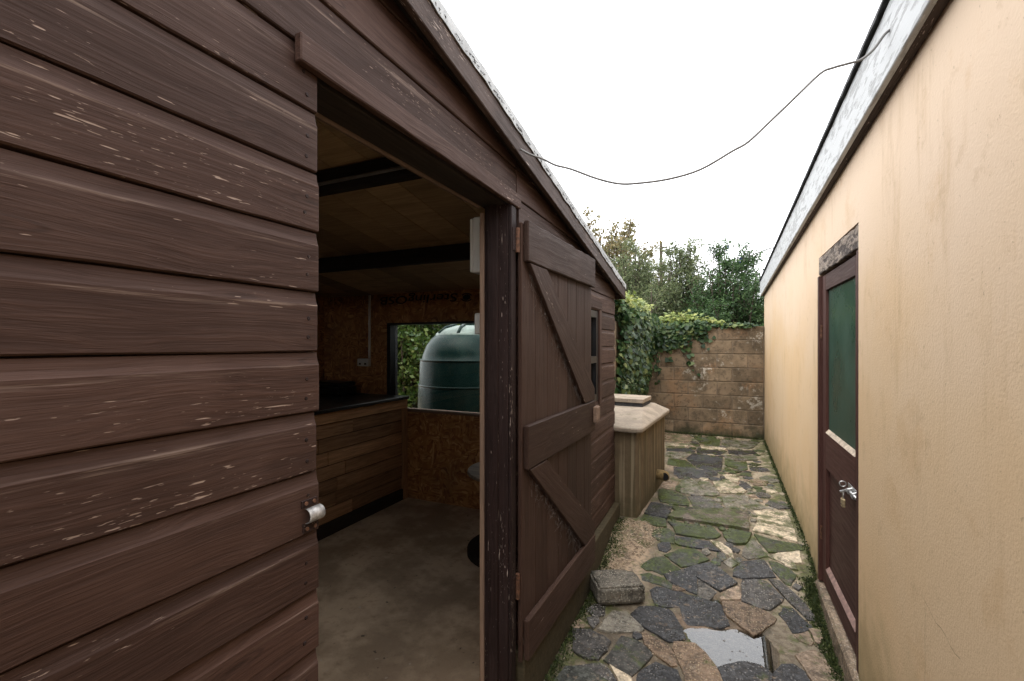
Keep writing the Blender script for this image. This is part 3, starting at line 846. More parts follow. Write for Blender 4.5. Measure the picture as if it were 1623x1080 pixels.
# small pieces packed into the gaps between the large slabs
polys = [p for k, p in STONES]
boxes = [(min(q[0] for q in p) - .15, max(q[0] for q in p) + .15, min(q[1] for q in p) - .15, max(q[1] for q in p) + .15) for p in polys]
def clear(x, y):
    d = 0.12
    for p, b in zip(polys, boxes):
        if b[0] < x < b[1] and b[2] < y < b[3]:
            d = min(d, pdist((x, y), p))
            if d < 0.022: return d
    return d
nfill = 0
for _ in range(5200):
    y = random.uniform(2.25, 8.1); x = random.uniform(-0.70, 0.50)
    if x > 0.30 and y > 3.2 and random.random() < 0.8: continue
    if x < -0.42 and y > 3.1: continue
    if y > 4.0 and x < -0.55: continue
    if pdist((x, y), PUD) < 0.05 or pdist((x, y), PUD2) < 0.03: continue
    if math.hypot(x + 0.63, y - 3.05) < 0.2: continue
    d = clear(x, y)
    if d < 0.026: continue
    n = random.choice((4, 5, 5, 6)); a0 = random.uniform(0, 6.28); rr_ = d * 0.97
    el = random.uniform(1.0, 1.5) if y < 4 else random.uniform(1.0, 1.3)
    pl = [(x + rr_ * random.uniform(.8, 1.12) * math.cos(a0 + 6.283 * i / n) , y + rr_ * el * random.uniform(.8, 1.12) * math.sin(a0 + 6.283 * i / n)) for i in range(n)]
    polys.append(pl); boxes.append((min(q[0] for q in pl) - .15, max(q[0] for q in pl) + .15, min(q[1] for q in pl) - .15, max(q[1] for q in pl) + .15))
    slab(random.choice('AAGGDSSBMP' if y > 3.2 else 'AASBTDDP'), pl)
    nfill += 1
    if nfill >= 150: break
# the paving goes on under and behind the camera
for j in range(8):
    for i in range(4):
        x0 = -0.76 + i * 0.33 + (0.1 if j % 2 else 0); y0 = 2.02 - j * 0.32
        pl = [(x0 + random.uniform(0, .06), y0 + random.uniform(0, .06)), (x0 + .16, y0 + random.uniform(-.02, .05)), (x0 + .29 - random.uniform(0, .06), y0 + random.uniform(0, .06)),
              (x0 + .30 - random.uniform(0, .05), y0 + .27 - random.uniform(0, .06)), (x0 + .14, y0 + .29), (x0 + random.uniform(0, .05), y0 + .26 - random.uniform(0, .07))]
        if max(p[0] for p in pl) < 0.54:
            slab(random.choice('DDAGTSB'), pl)

def pool(poly, z, grow):
    n = len(poly); cx = sum(p[0] for p in poly) / n; cy = sum(p[1] for p in poly) / n
    r = [(cx + (x - cx) * grow, cy + (y - cy) * grow) for x, y in poly]
    return r, z
wmb = MB()
for poly, z, g in ((PUD, -0.1825, 1.22), (PUD2, gz(3.19) - 0.0125, 1.15)):
    r, z = pool(poly, z, g)
    n = len(r)
    wmb.add([(x, y, z) for x, y in r], [tuple(range(n))])
puddle = wmb.build('puddle', M['water'])
if puddle.data.polygons[0].normal.z < 0: puddle.data.flip_normals(); tag(puddle, kind='structure')
bits = MB()                               # specks floating on the puddle
for (x, y) in ((0.10, 2.80), (0.115, 2.795), (0.13, 2.77), (0.21, 2.80), (0.22, 2.795), (0.20, 2.70), (0.06, 2.78), (0.19, 2.88), (0.02, 2.86), (0.215, 2.73), (0.05, 2.70)):
    s_ = random.uniform(0.003, 0.007); a = random.uniform(0, 6.3)
    bits.add([(x + s_ * math.cos(a + t) * random.uniform(.6, 1.3), y + s_ * math.sin(a + t) * random.uniform(.6, 1.3), -0.1815) for t in (0, 1.2, 2.5, 3.6, 5.0)], [(0, 1, 2, 3, 4)])
tag(bits.build('puddle_debris', M['bark']), 'dark specks of debris floating on the puddle', 'debris', kind='stuff')

# ------------------------------------------------------------------ timber shed
FX = -0.845                               # outer face of the boarding
def rake(Y): return 2.608 - 0.167 * Y     # underside of the sloping fascia
shed = thing('timber_shed', 'brown timber shed clad in flaking horizontal shiplap boards, its door open', 'shed', (-2.5, 1.4, -0.12))

def shiplap(y0, y1, z0, h=0.137, name='board'):
    n = max(2, int((y1 - y0) / 0.10))
    sd_ = random.random() * 200
    off = random.uniform(-0.0012, 0.0012)
    prof = [(-0.020, 0.0), (-0.003, 0.0), (0.0, 0.003), (0.0, h - 0.031), (-0.002, h - 0.0275), (-0.0048, h - 0.019), (-0.0066, h - 0.009), (-0.0072, h - 0.002), (-0.0195, h + 0.000)]
    m = len(prof); vs = []; fs = []
    for i in range(n + 1):
        y = y0 + (y1 - y0) * i / n
        for q, (o_, z) in enumerate(prof):
            jz = 0.0026 * mn.noise(Vector((y * 6, sd_, 0))) + 0.0012 * mn.noise(Vector((y * 31, sd_, 5))) if q in (1, 2) else 0.001 * mn.noise(Vector((y * 3, sd_, q)))
            jo = 0.0012 * mn.noise(Vector((y * 4, sd_ + 9, 0)))
            zz = z0 + (0.0045 if q < 3 else 0.003) + z + jz
            vs.append((FX + off + o_ + jo, y, min(zz, rake(y) + 0.05)))
        if vs[-m][2] >= rake(y) + 0.049 and i < n:
            for (o_, z) in prof: pass
    for i in range(n):
        if z0 + 0.003 >= rake(y0 + (y1 - y0) * i / n) + 0.05: continue
        for q in range(m):
            fs.append((i * m + q, i * m + (q + 1) % m, (i + 1) * m + (q + 1) % m, (i + 1) * m + q))
    fs.append(tuple(range(m))); fs.append(tuple(n * m + q for q in range(m - 1, -1, -1)))
    mw = Matrix(((0, -1, 0), (1, 0, 0), (0, 0, 1))).to_4x4()
    cy, cz = (y0 + y1) / 2, z0 + h / 2
    mw.translation = (FX, cy, cz)
    inv = mw.inverted()
    me = bpy.data.meshes.new(name)
    me.from_pydata([tuple(inv @ Vector(v)) for v in vs], [], fs)
    bm = bmesh.new(); bm.from_mesh(me)
    bmesh.ops.remove_doubles(bm, verts=bm.verts, dist=0.0002)
    bmesh.ops.dissolve_degenerate(bm, edges=bm.edges, dist=0.0001)
    bm.to_mesh(me); bm.free()
    finish(me, M['shiplap'])
    return setup(bpy.data.objects.new(name, me), mw, shed)

ZROW = [0.11 + 0.137 * k for k in range(20)]
for k, z in enumerate(ZROW):
    e = random.uniform(-0.004, 0.004)
    if k <= 14:
        shiplap(-2.2, 0.775 + e, z)  # near ends lengthened out of view to keep light off the lower boards
        if 7 <= k <= 11:
            shiplap(1.935, 2.46, z); shiplap(3.53, 4.05 + e, z)
        elif k == 14:
            shiplap(1.935, (2.655 - z) / 0.167, z)
        else:
            shiplap(1.935, 4.05 + e, z)
    elif k == 15:
        shiplap(-1.3, 1.905, z); shiplap(1.911, (2.655 - z) / 0.167, z)
    elif k == 16:
        shiplap(-1.3, 1.905, z); shiplap(1.911, (2.655 - z) / 0.167, z)
    else:
        shiplap(-1.3, min(1.905, (2.655 - z) / 0.167), z)

nails = MB()
for k, z in enumerate(ZROW[:15]):
    for dz in (0.035, 0.085):
        yy, zz = 0.742 + random.uniform(-.008, .008), z + dz + random.uniform(-.008, .008)
        nails.lathe([(0.0, 0.0), (0.0048, 0.0), (0.0038, 0.0016), (0, 0.0018)], (0, 0, 0), 8)
        m_ = 32
        base = len(nails.v) - m_
        nails.v[base:] = [(FX + p[2], yy + p[0], zz + p[1]) for p in nails.v[base:]]
tag(nails.build('nail_heads', M['frame_paint'], shed), kind='stuff')

# sheathing behind the boards, around the door and window openings
def wallbox(name, x0, x1, y0, y1, z0, z1, mat):
    return box(name, x0, x1, y0, y1, z0, z1, mat, shed)
XI = -0.98
for (y0, y1, z0, z1) in ((-1.3, 0.70, -0.30, 2.30), (1.93, 2.48, -0.05, 2.10), (3.48, 4.03, -0.05, 1.95), (2.48, 3.48, -0.05, 1.06), (2.48, 3.48, 1.76, 2.05)):
    MB().box(XI, FX - 0.021, y0, y1, z0, z1).build('wall_lining', M['dark_timber'], shed)
# sloping top pieces of the front wall follow the roof
def slope_piece(name, y0, y1, zb, x0, x1, mat, dz=0.05):
    MB().add([(x0, y0, zb), (x1, y0, zb), (x1, y1, zb), (x0, y1, zb), (x0, y0, rake(y0) + dz), (x1, y0, rake(y0) + dz), (x1, y1, rake(y1) + dz), (x0, y1, rake(y1) + dz)],
             [(0, 3, 2, 1), (4, 5, 6, 7), (0, 1, 5, 4), (1, 2, 6, 5), (2, 3, 7, 6), (3, 0, 4, 7)]).build(name, mat, shed)
slope_piece('wall_lining', -1.3, 0.70, 2.301, XI, FX - 0.021, M['dark_timber'])
slope_piece('wall_lining', 0.70, 1.93, 2.246, XI, FX - 0.021, M['dark_timber'])
# door frame: head, jamb posts, stop, raw lining edge
df = sub_empty('door_frame', (-0.9, 1.3, -0.12), shed)
beam('head', ((XI + FX) / 2 - 0.012, 0.70, 2.182), ((XI + FX) / 2 - 0.012, 1.93, 2.182), 0.126, 0.11, (0, 0, 1), M['dark_timber'], df)
beam('lining_strip', (XI - 0.008, 0.80, 2.125), (XI - 0.008, 1.81, 2.125), 0.03, 0.014, (0, 0, 1), M['raw_edge'], df)
beam('jamb_post', (-0.917, 0.735, -0.30), (-0.917, 0.735, 2.118), 0.07, 0.10, (0, 1, 0), M['frame_paint'], df)
beam('jamb_post', (-0.905, 1.866, -0.30), (-0.905, 1.866, 2.118), 0.09, 0.116, (0, 1, 0), M['frame_paint'], df)
beam('jamb_face', (-0.838, 1.845, -0.30), (-0.838, 1.845, 2.112), 0.046, 0.016, (0, 1, 0), M['frame_paint'], df, 0.003, 0.002, 40)
beam('door_stop', (-0.916, 1.812, -0.12), (-0.916, 1.812, 2.116), 0.018, 0.05, (0, 1, 0), M['frame_paint'], df)
beam('lining_edge', (-0.972, 1.816, -0.12), (-0.972, 1.816, 2.09), 0.010, 0.020, (0, 1, 0), M['raw_edge'], df, 0.001)
beam('lintel_board', (FX + 0.011, 0.711, 2.146), (FX + 0.011, 1.915, 2.146), 0.062, 0.022, (0, 0, 1), M['shiplap'], df, 0.003, 0.003, 24)
# rake fascia, roof, felt
Y0, Y1 = -1.4, 4.16
beam('fascia', (-0.788, Y0, rake(Y0) + 0.052), (-0.788, Y1, rake(Y1) + 0.052), 0.105, 0.024, (0, 0, 1), M['fascia_brown'], shed, 0.003, 0.003, 60)
beam('fascia_batten', (-0.822, Y0, rake(Y0) + 0.072), (-0.822, Y1, rake(Y1) + 0.072), 0.06, 0.044, (0, 0, 1), M['dark_timber'], shed)
beam('eaves_board', (-4.4, 4.172, rake(4.17) + 0.05), (-0.775, 4.172, rake(4.17) + 0.05), 0.11, 0.022, (0, 0, 1), M['fascia_brown'], shed)
def slope_slab(name, x0, x1, y0, y1, d0, d1, mat, parent):
    return MB().add([(x0, y0, rake(y0) + d0), (x1, y0, rake(y0) + d0), (x1, y1, rake(y1) + d0), (x0, y1, rake(y1) + d0), (x0, y0, rake(y0) + d1), (x1, y0, rake(y0) + d1), (x1, y1, rake(y1) + d1), (x0, y1, rake(y1) + d1)],
             [(0, 3, 2, 1), (4, 5, 6, 7), (0, 1, 5, 4), (1, 2, 6, 5), (2, 3, 7, 6), (3, 0, 4, 7)]).build(name, mat, parent)
roof = slope_slab('roof', -4.4, -0.80, -1.4, 4.19, 0.112, 0.128, M['felt'], shed)
# ragged felt edge folded over the fascia
fv = []; ff = []; nf = 150
for i in range(nf + 1):
    y = Y0 - 0.01 + (Y1 + 0.03 - Y0) * i / nf
    r_ = rake(y)
    d = 0.036 + 0.014 * abs(mn.noise(Vector((y * 9, 0, 0)))) + 0.008 * mn.noise(Vector((y * 40, 2, 0)))
    x = -0.770 + 0.004 * mn.noise(Vector((y * 14, 0, 5)))
    fv += [(-0.90, y, r_ + 0.133), (x - 0.006, y, r_ + 0.136 + 0.003 * mn.noise(Vector((y * 11, 0, 1)))), (x, y, r_ + 0.128), (x + 0.001, y, r_ + 0.122 - d), (x - 0.004, y, r_ + 0.122 - d + 0.002)]
for i in range(nf):
    for q in range(4):
        ff.append((i * 5 + q, i * 5 + q + 1, (i + 1) * 5 + q + 1, (i + 1) * 5 + q))
MB().add(fv, ff).build('felt_edge', M['felt'], roof)
fr = MB()                                  # torn black underfelt between felt and fascia
for i in range(420):
    y = random.uniform(Y0, Y1); L = random.uniform(0.006, 0.022); z = rake(y) + 0.106
    fr.tube([(-0.774, y, z), (-0.772 + random.uniform(0, .006), y + random.uniform(-.01, .012), z - L * 0.6), (-0.771 + random.uniform(0, .008), y + random.uniform(-.02, .02), z - L)], [0.002, 0.0016, 0.0006], 3)
tag(fr.build('frayed_underfelt', M['black_felt'], roof), kind='stuff')

# plinth, floor, inside walls
box('plinth', -0.90, -0.802, 1.90, 4.06, -0.36, 0.105, M['plinth'], shed, 0.006)
box('plinth', -0.90, -0.802, -1.3, 0.78, -0.36, 0.105, M['plinth'], shed, 0.006)
flo = MB().box(-4.2, -0.835, -1.3, 3.97, -0.36, -0.12).build('floor', M['floor']); tag(flo, kind='structure')
# end wall with its big window opening
WY = 3.95; WX0, WX1, WZ0, WZ1 = -3.25, -1.50, 0.81, 1.71
ew = sub_empty('end_wall', (-2.5, WY, -0.12), shed)
def eb(name, x0, x1, z0, z1, y0=WY, y1=WY + 0.012, mat=None):
    return box(name, x0, x1, y0, y1, z0, z1, mat or M['osb'], ew)
eb('osb_panel', -4.2, -3.472, -0.12, 2.043)
eb('osb_panel', -3.470, WX0, -0.12, WZ1 - 0.001)
head_panel = eb('osb_panel', -3.470, WX1, WZ1, 2.045)
eb('osb_panel', WX0 + .001, WX1, -0.12, WZ0)
eb('osb_panel', WX1 + .001, XI - 0.001, -0.12, 2.043)
for (x0, x1, z0, z1) in ((-4.3, WX0 - .03, -0.3, 2.040), (WX1 + .03, FX - 0.022, -0.3, 2.040), (WX0 - .03, WX1 + .03, -0.3, WZ0 - .02), (WX0 - .03, WX1 + .03, WZ1 + .02, 2.040)):
    eb('outer_wall', x0, x1, z0, z1, WY + 0.0125, 4.045, M['dark_timber'])
wf = sub_empty('window', ((WX0 + WX1) / 2, 4.0, WZ0), shed)
box('frame_post', WX0 - 0.03, WX0 + 0.015, WY - 0.004, 4.07, WZ0, WZ1, M['black_frame'], wf)
box('frame_post', WX1 - 0.015, WX1 + 0.03, WY - 0.004, 4.07, WZ0, WZ1, M['black_frame'], wf)
box('frame_head', WX0 - 0.03, WX1 + 0.03, WY - 0.003, 4.071, WZ1, WZ1 + 0.02, M['black_frame'], wf)
box('frame_sill', WX0 - 0.03, WX1 + 0.03, WY - 0.012, 4.072, WZ0 - 0.019, WZ0, M['raw_edge'], wf)
box('pane', WX0 + 0.015, WX1 - 0.015, 4.028, 4.032, WZ0, WZ1, M['glass'], wf)
# printed maker's mark on the head panel, upside down
def text_mesh(txt, size):
    cu = bpy.data.curves.new('t', 'FONT'); cu.body = txt; cu.size = size; cu.extrude = 0.0; cu.offset = 0.0012; cu.shear = 0.12
    cu.align_x = 'LEFT'
    to = bpy.data.objects.new('t', cu); COL.objects.link(to)
    dg = bpy.context.evaluated_depsgraph_get()
    me = bpy.data.meshes.new_from_object(to.evaluated_get(dg))
    bpy.data.objects.remove(to); bpy.data.curves.remove(cu)
    return me
me = text_mesh('SterlingOSB', 0.118)
xs = [v.co.x for v in me.vertices]; tw = max(xs) - min(xs)
sx = 0.98 / tw
for v in me.vertices: v.co.x *= sx
me.materials.clear(); me.materials.append(M['print'])
to = bpy.data.objects.new('printed_lettering', me)
# local x -> -X (reads upside down from inside), local y -> -Z
mw = Matrix(((-1, 0, 0), (0, 0, -1), (0, -1, 0))).to_4x4()
mw.translation = (-2.385, WY - 0.0015, 2.012)
setup(to, mw, ew)
lg = MB()
for a0, a1, r0, r1 in ((0, 360, 0.0, 0.030), (20, 150, 0.034, 0.046), (200, 330, 0.034, 0.046)):
    n = 28
    for i in range(n):
        t0 = R(a0 + (a1 - a0) * i / n); t1 = R(a0 + (a1 - a0) * (i + 1) / n)
        P = lambda r, t: (-2.29 + 1.5 * r * math.cos(t), WY - 0.0016, 1.967 + 0.95 * r * math.sin(t))
        lg.add([P(r0, t0), P(r1, t0), P(r1, t1), P(r0, t1)], [(0, 1, 2, 3)])
lg.build('printed_emblem', M['print'], ew)
# other inside faces
box('back_wall', -4.32, -4.201, -1.3, 4.04, -0.3, 2.3, M['osb'], shed)
slope_piece('back_wall', -1.3, 4.04, 1.9, -4.32, -4.2015, M['osb'])
box('near_wall', -4.2, XI, -1.32, -1.301, -0.3, 2.72, M['osb'], shed)
box('inner_panel', XI - 0.010, XI - 0.001, 1.825, 2.48, -0.12, 2.05, M['osb'], shed)
box('inner_panel', XI - 0.010, XI - 0.001, -1.3, 0.70, -0.12, 2.30, M['osb'], shed)
for i in range(14):                        # ceiling boards
    x0 = -4.2 + i * 0.238
    MB().add([(x0, -1.3, rake(-1.3) + .097), (x0 + .233, -1.3, rake(-1.3) + .097), (x0 + .233, 3.95, rake(3.95) + .097), (x0, 3.95, rake(3.95) + .097),
              (x0, -1.3, rake(-1.3) + .110), (x0 + .233, -1.3, rake(-1.3) + .110), (x0 + .233, 3.95, rake(3.95) + .110), (x0, 3.95, rake(3.95) + .110)],
             [(0, 3, 2, 1), (4, 5, 6, 7), (0, 1, 5, 4), (1, 2, 6, 5), (2, 3, 7, 6), (3, 0, 4, 7)]).build('ceiling_board', M['ceiling'], shed)
for y in (0.55, 1.78, 2.86):
    beam('roof_beam', (-4.2, y, rake(y) + 0.035), (XI, y, rake(y) + 0.035), 0.115, 0.05, (0, 0, 1), M['dark_timber'], shed)
MB().tube([(-4.1, 1.748, 2.335), (-2.4, 1.748, 2.328), (-1.1, 1.748, 2.335)], 0.009, 6).build('conduit', M['cable'], shed)

# front window of the shed, mostly behind the open door
fw = sub_empty('window', (FX, 2.95, 1.07), shed)
fz0, fz1, fy0, fy1 = 1.072, 1.752, 2.48, 3.47
for nm, a in (('frame_post', (fy0, fy0 + .05, fz0, fz1)), ('frame_post', (fy1 - .05, fy1, fz0, fz1)), ('frame_rail', (fy0 + .05, fy1 - .05, fz0, fz0 + .05)), ('frame_rail', (fy0 + .05, fy1 - .05, fz1 - .05, fz1)), ('glazing_bar', (fy0 + .05, fy1 - .05, 1.36, 1.41))):
    box(nm, -0.905, -0.852, a[0], a[1], a[2], a[3], M['black_frame'], fw)
box('pane', -0.885, -0.881, fy0 + .05, fy1 - .05, fz0 + .05, 1.36, M['glass'], fw)
box('pane', -0.885, -0.881, fy0 + .05, fy1 - .05, 1.41, fz1 - .05, M['glass'], fw)
beam('trim', (FX - 0.004, fy1 + .036, fz0 - .03), (FX - 0.004, fy1 + .036, fz1 + .012), 0.066, 0.022, (0, 1, 0), M['shiplap'], fw)
beam('trim', (FX - 0.004, fy0 - .04, fz1 + .045), (FX - 0.004, fy1 + .07, fz1 + .045), 0.06, 0.024, (0, 0, 1), M['shiplap'], fw)
# strike keep by the door opening
kp = sub_empty('latch_keep', (FX, 0.745, 1.115), shed)
box('plate', FX + 0.0005, FX + 0.0035, 0.728, 0.772, 1.135, 1.152, M['frame_paint'], kp, 0.001)
box('plate', FX + 0.0005, FX + 0.0035, 0.732, 0.775, 1.078, 1.096, M['frame_paint'], kp, 0.001)
kb = MB(); n = 14
ring = []
for i in range(n + 1):
    t = R(-100 + 200 * i / n)
    ring.append((FX + 0.004 + 0.017 * max(0.0, math.cos(t)), 1.1155 + 0.0165 * math.sin(t)))
kv = []; kf = []
for (x, z) in ring: kv += [(x, 0.738, z), (x, 0.779, z)]
for (x, z) in ring: kv += [(x - 0.0025, 0.738, z), (x - 0.0025, 0.779, z)]
m2 = 2 * (n + 1)
for i in range(n):
    a = 2 * i
    kf += [(a, a + 1, a + 3, a + 2), (m2 + a + 1, m2 + a, m2 + a + 2, m2 + a + 3), (a, a + 2, m2 + a + 2, m2 + a), (a + 1, m2 + a + 1, m2 + a + 3, a + 3)]
MB().add(kv, kf).build('sleeve', plain('dull_galvanised_sleeve', (0.42, 0.41, 0.40), 0.5, 0.4, 60.0, metal=0.6, bump=0.4), kp, smooth=True)
for (y, z) in ((0.74, 1.144), (0.762, 1.144), (0.742, 1.087), (0.764, 1.087)):
    MB().tube([(FX + 0.003, y, z), (FX + 0.006, y, z)], 0.0045, 8).build('screw', M['rust'], kp)

# the open ledged and braced door
ang = R(2.0)
LD = Vector((math.sin(ang), math.cos(ang), 0)); LO = Vector((math.cos(ang), -math.sin(ang), 0))
H0 = Vector((-0.828, 1.878, 0))
def DL(a, o_, z): return H0 + LD * a + LO * o_ + Vector((0, 0, z))
door = sub_empty('door', tuple(DL(0, 0, 0.07)), shed)
DW = 1.08
npk = 7
for i in range(npk):
    a0 = 0.006 + i * (DW - 0.006) / npk; a1 = a0 + (DW - 0.006) / npk - 0.0025
    beam('plank', DL((a0 + a1) / 2, 0.010, 0.072), DL((a0 + a1) / 2, 0.010, 2.045 + random.uniform(-.004, .004)), a1 - a0, 0.020, LD, M['door_paint'], door, 0.003)
for z0, z1, e in ((1.872, 2.058, 1), (0.934, 1.133, 0), (0.075, 0.258, 0)):
    beam('ledge', DL(0.022, 0.0335, (z0 + z1) / 2), DL(DW + 0.004, 0.0335, (z0 + z1) / 2), z1 - z0, 0.026, (0, 0, 1), M['door_paint'], door, 0.005, 0.006 if e else 0.002, 30)
def brace(zt, zb):
    # mitred ends: a skewed four-sided board between two ledges
    w = 0.155
    pts = [(0.045, zt), (0.045 + w + 0.075, zt), (DW - 0.0, zb + 0.0), (DW - 0.0 - w - 0.03, zb)]
    pts = [(0.045, zt), (0.045 + w + 0.05, zt), (DW - 0.005, zb + 0.075), (DW - 0.005, zb), (DW - w - 0.055, zb)]
    vs = [DL(a, 0.022, z) for a, z in pts] + [DL(a, 0.045, z) for a, z in pts]
    n = len(pts)
    c = sum(vs, Vector()) / len(vs)
    ex = (vs[3] - vs[0]).normalized(); ey0 = LO; ez = ex.cross(ey0).normalized(); ey = ez.cross(ex)
    mw = Matrix((ex, ey, ez)).transposed().to_4x4(); mw.translation = c
    inv = mw.inverted()
    me = bpy.data.meshes.new('brace')
    me.from_pydata([tuple(inv @ v) for v in vs], [], [tuple(range(n)), tuple(range(2 * n - 1, n - 1, -1))] + [(i, (i + 1) % n, n + (i + 1) % n, n + i) for i in range(n)])
    finish(me, M['door_paint'], 0.003)
    setup(bpy.data.objects.new('brace', me), mw, door)
brace(1.868, 1.137)
brace(0.930, 0.262)
lb = beam('latch_block', DL(DW - 0.055, 0.060, 1.045), DL(DW + 0.02, 0.060, 1.045), 0.105, 0.03, (0, 0, 1), M['raw_edge'], door, 0.006)
for z in (1.965, 0.42):
    h = MB().tube([(-0.822, 1.870, z - 0.055), (-0.822, 1.870, z + 0.055)], 0.010, 10).build('hinge', M['rust'], door, smooth=False)
    box('hinge_leaf', -0.8295, -0.8265, 1.828, 1.866, z - 0.05, z + 0.05, M['frame_paint'], door)
# cobweb strands in the brace corners
cw = MB()
for zt, zb in ((1.868, 1.137), (0.930, 0.262)):
    for i in range(170):
        t = random.uniform(0.02, 0.95) ** 0.8
        a = 0.045 + (DW - 0.2 - 0.045) * t; z = zt + (zb - zt) * t
        a -= abs(random.gauss(0, 0.035)); z -= abs(random.gauss(0, 0.03))
        p = DL(max(0.02, a), 0.024 + random.uniform(0, 0.014), z)
        q = p + Vector((random.gauss(0, .006), random.gauss(0, .018), random.gauss(0.0, .022)))
        mid = (p + q) / 2 + Vector((random.gauss(0, .004), random.gauss(0, .006), random.gauss(0, .006)))
        cw.tube([p, mid, q], 0.00055, 3, caps=False)
tag(cw.build('cobweb', plain('dusty_web', (0.12, 0.10, 0.088), 0.9), door), kind='stuff')

# ------------------------------------------------------------------ rendered building on the right
def WXr(Y): return 0.585 + 0.010 * (Y - 2.5)
def ftop(Y): return 2.44 - 0.0255 * (Y - 1.6)          # lower edge of the white fascia
bld = thing('rendered_building', 'sand rendered outbuilding with peeling white fascia along the right of the path', 'building', (2.0, 3.0, -0.17))
DY0, DY1, DZ0, DZ1 = 2.60, 3.575, -0.035, 2.068
def wall_piece(y0, y1, z0, z1, slope=False, n=1):
    vs = []; fs = []
    for i in range(n + 1):
        y = y0 + (y1 - y0) * i / n
        zt = ftop(y) + 0.16 if slope else z1
        x = WXr(y)
        vs += [(x, y, z0), (x + 0.22, y, z0), (x + 0.22, y, zt), (x, y, zt)]
    for i in range(n):
        for q in range(4):
            fs.append((i * 4 + q, i * 4 + (q + 1) % 4, i * 4 + 4 + (q + 1) % 4, i * 4 + 4 + q))
    fs += [(0, 1, 2, 3), (4 * n + 3, 4 * n + 2, 4 * n + 1, 4 * n)]
    return vs, fs
wmb = MB()
for a in ((-4.0, DY0, -0.4, 0, True), (DY1, 8.30, -0.4, 0, True), (DY0, DY1, DZ1, 0, True), (DY0, DY1, -0.4, DZ0 - 0.02, False)):  # near stretch lengthened unseen behind the camera to darken the lower shed boards
    wmb.add(*wall_piece(*a))
wall_r = wmb.build('wall', M['render'], bld)
box('far_wall', WXr(8.3) + 0.22, 4.0, 8.1, 8.295, -0.4, 2.4, M['render'], bld)
Ya, Yb = -4.0, 8.36  # fascia and roof lengthened out of view with the wall, to block light
fo = 0.044
beam('fascia', (WXr(Ya) - fo, Ya, ftop(Ya) + 0.118), (WXr(Yb) - fo, Yb, ftop(Yb) + 0.118), 0.236, 0.022, (0, 0, 1), M['white_fascia'], bld, 0.003, 0.004, 50)
beam('soffit_batten', (WXr(Ya) - 0.017, Ya, ftop(Ya) + 0.024), (WXr(Yb) - 0.017, Yb, ftop(Yb) + 0.024), 0.04, 0.032, (0, 0, 1), M['fascia_brown'], bld)
rf = MB().add([(WXr(Ya) - 0.066, Ya, ftop(Ya) + 0.244), (4.2, Ya, ftop(Ya) + 0.42), (4.2, Yb, ftop(Yb) + 0.42), (WXr(Yb) - 0.066, Yb, ftop(Yb) + 0.244),
               (WXr(Ya) - 0.066, Ya, ftop(Ya) + 0.258), (4.2, Ya, ftop(Ya) + 0.44), (4.2, Yb, ftop(Yb) + 0.44), (WXr(Yb) - 0.066, Yb, ftop(Yb) + 0.258)],
              [(0, 3, 2, 1), (4, 5, 6, 7), (0, 1, 5, 4), (1, 2, 6, 5), (2, 3, 7, 6), (3, 0, 4, 7)]).build('roof', M['black_felt'], bld)
fv = []; ff = []; nf = 260                    # torn felt lip
for i in range(nf + 1):
    y = Ya + (Yb - Ya) * i / nf
    z = ftop(y) + 0.252; x = WXr(y) - 0.069
    d = 0.017 + 0.009 * mn.noise(Vector((y * 9, 4, 0))) + 0.010 * mn.noise(Vector((y * 45, 4, 0)))
    fv += [(x + 0.05, y, z + 0.008), (x, y, z + 0.010 + 0.003 * mn.noise(Vector((y * 25, 1, 0)))), (x - 0.004, y, z - d), (x + 0.004, y, z - d + 0.002)]
for i in range(nf):
    for q in range(3):
        ff.append((i * 4 + q, i * 4 + q + 1, i * 4 + 5 + q, i * 4 + 4 + q))
MB().add(fv, ff).build('felt_lip', M['black_felt'], rf)
# dark insides so the doorway is closed off
box('inner_lining', 0.86, 0.90, -1.5, 8.1, -0.4, 2.4, M['dark_timber'], bld)
# lintel, sill, door frame and door
dxr = WXr(3.1)
beam('lintel', (dxr + 0.024, DY0 + .002, 2.010), (dxr + 0.026, DY1 - .002, 2.010), 0.112, 0.05, (0, 0, 1), M['rot'], bld, 0.004, 0.012, 26)
sl = MB(); n = 24; vs = []; fs = []
for i in range(n + 1):
    y = DY0 - 0.03 + (DY1 + 0.03 - DY0) * i / n
    j = 0.003 * mn.noise(Vector((y * 14, 0, 0)))
    xo = WXr(y) - 0.022 + j
    vs += [(xo, y, -0.30), (xo, y, -0.062 + j), (xo + 0.012, y, -0.046 + j), (dxr + 0.10, y, -0.036), (dxr + 0.10, y, -0.30)]
for i in range(n):
    for q in range(5):
        fs.append((i * 5 + q, i * 5 + (q + 1) % 5, i * 5 + 5 + (q + 1) % 5, i * 5 + 5 + q))
fs += [(4, 3, 2, 1, 0), tuple(n * 5 + q for q in range(5))]
sl.add(vs, fs).build('door_sill', M['sill'], bld)
dX = dxr + 0.010                               # face of the door frame
beam('door_frame_post', (dX + 0.014, DY1 - 0.022, -0.035), (dX + 0.014, DY1 - 0.022, 1.942), 0.042, 0.06, (0, 1, 0), M['red_door'], bld, 0.003, 0.002, 20)
beam('door_frame_post', (dX + 0.014, DY0 + 0.018, -0.035), (dX + 0.014, DY0 + 0.018, 1.942), 0.034, 0.06, (0, 1, 0), M['red_door'], bld, 0.003)
rd = sub_empty('door', (dX, 3.08, -0.03), bld)
d0, d1 = DY0 + 0.036, DY1 - 0.045              # door leaf edges
f0 = dX + 0.004
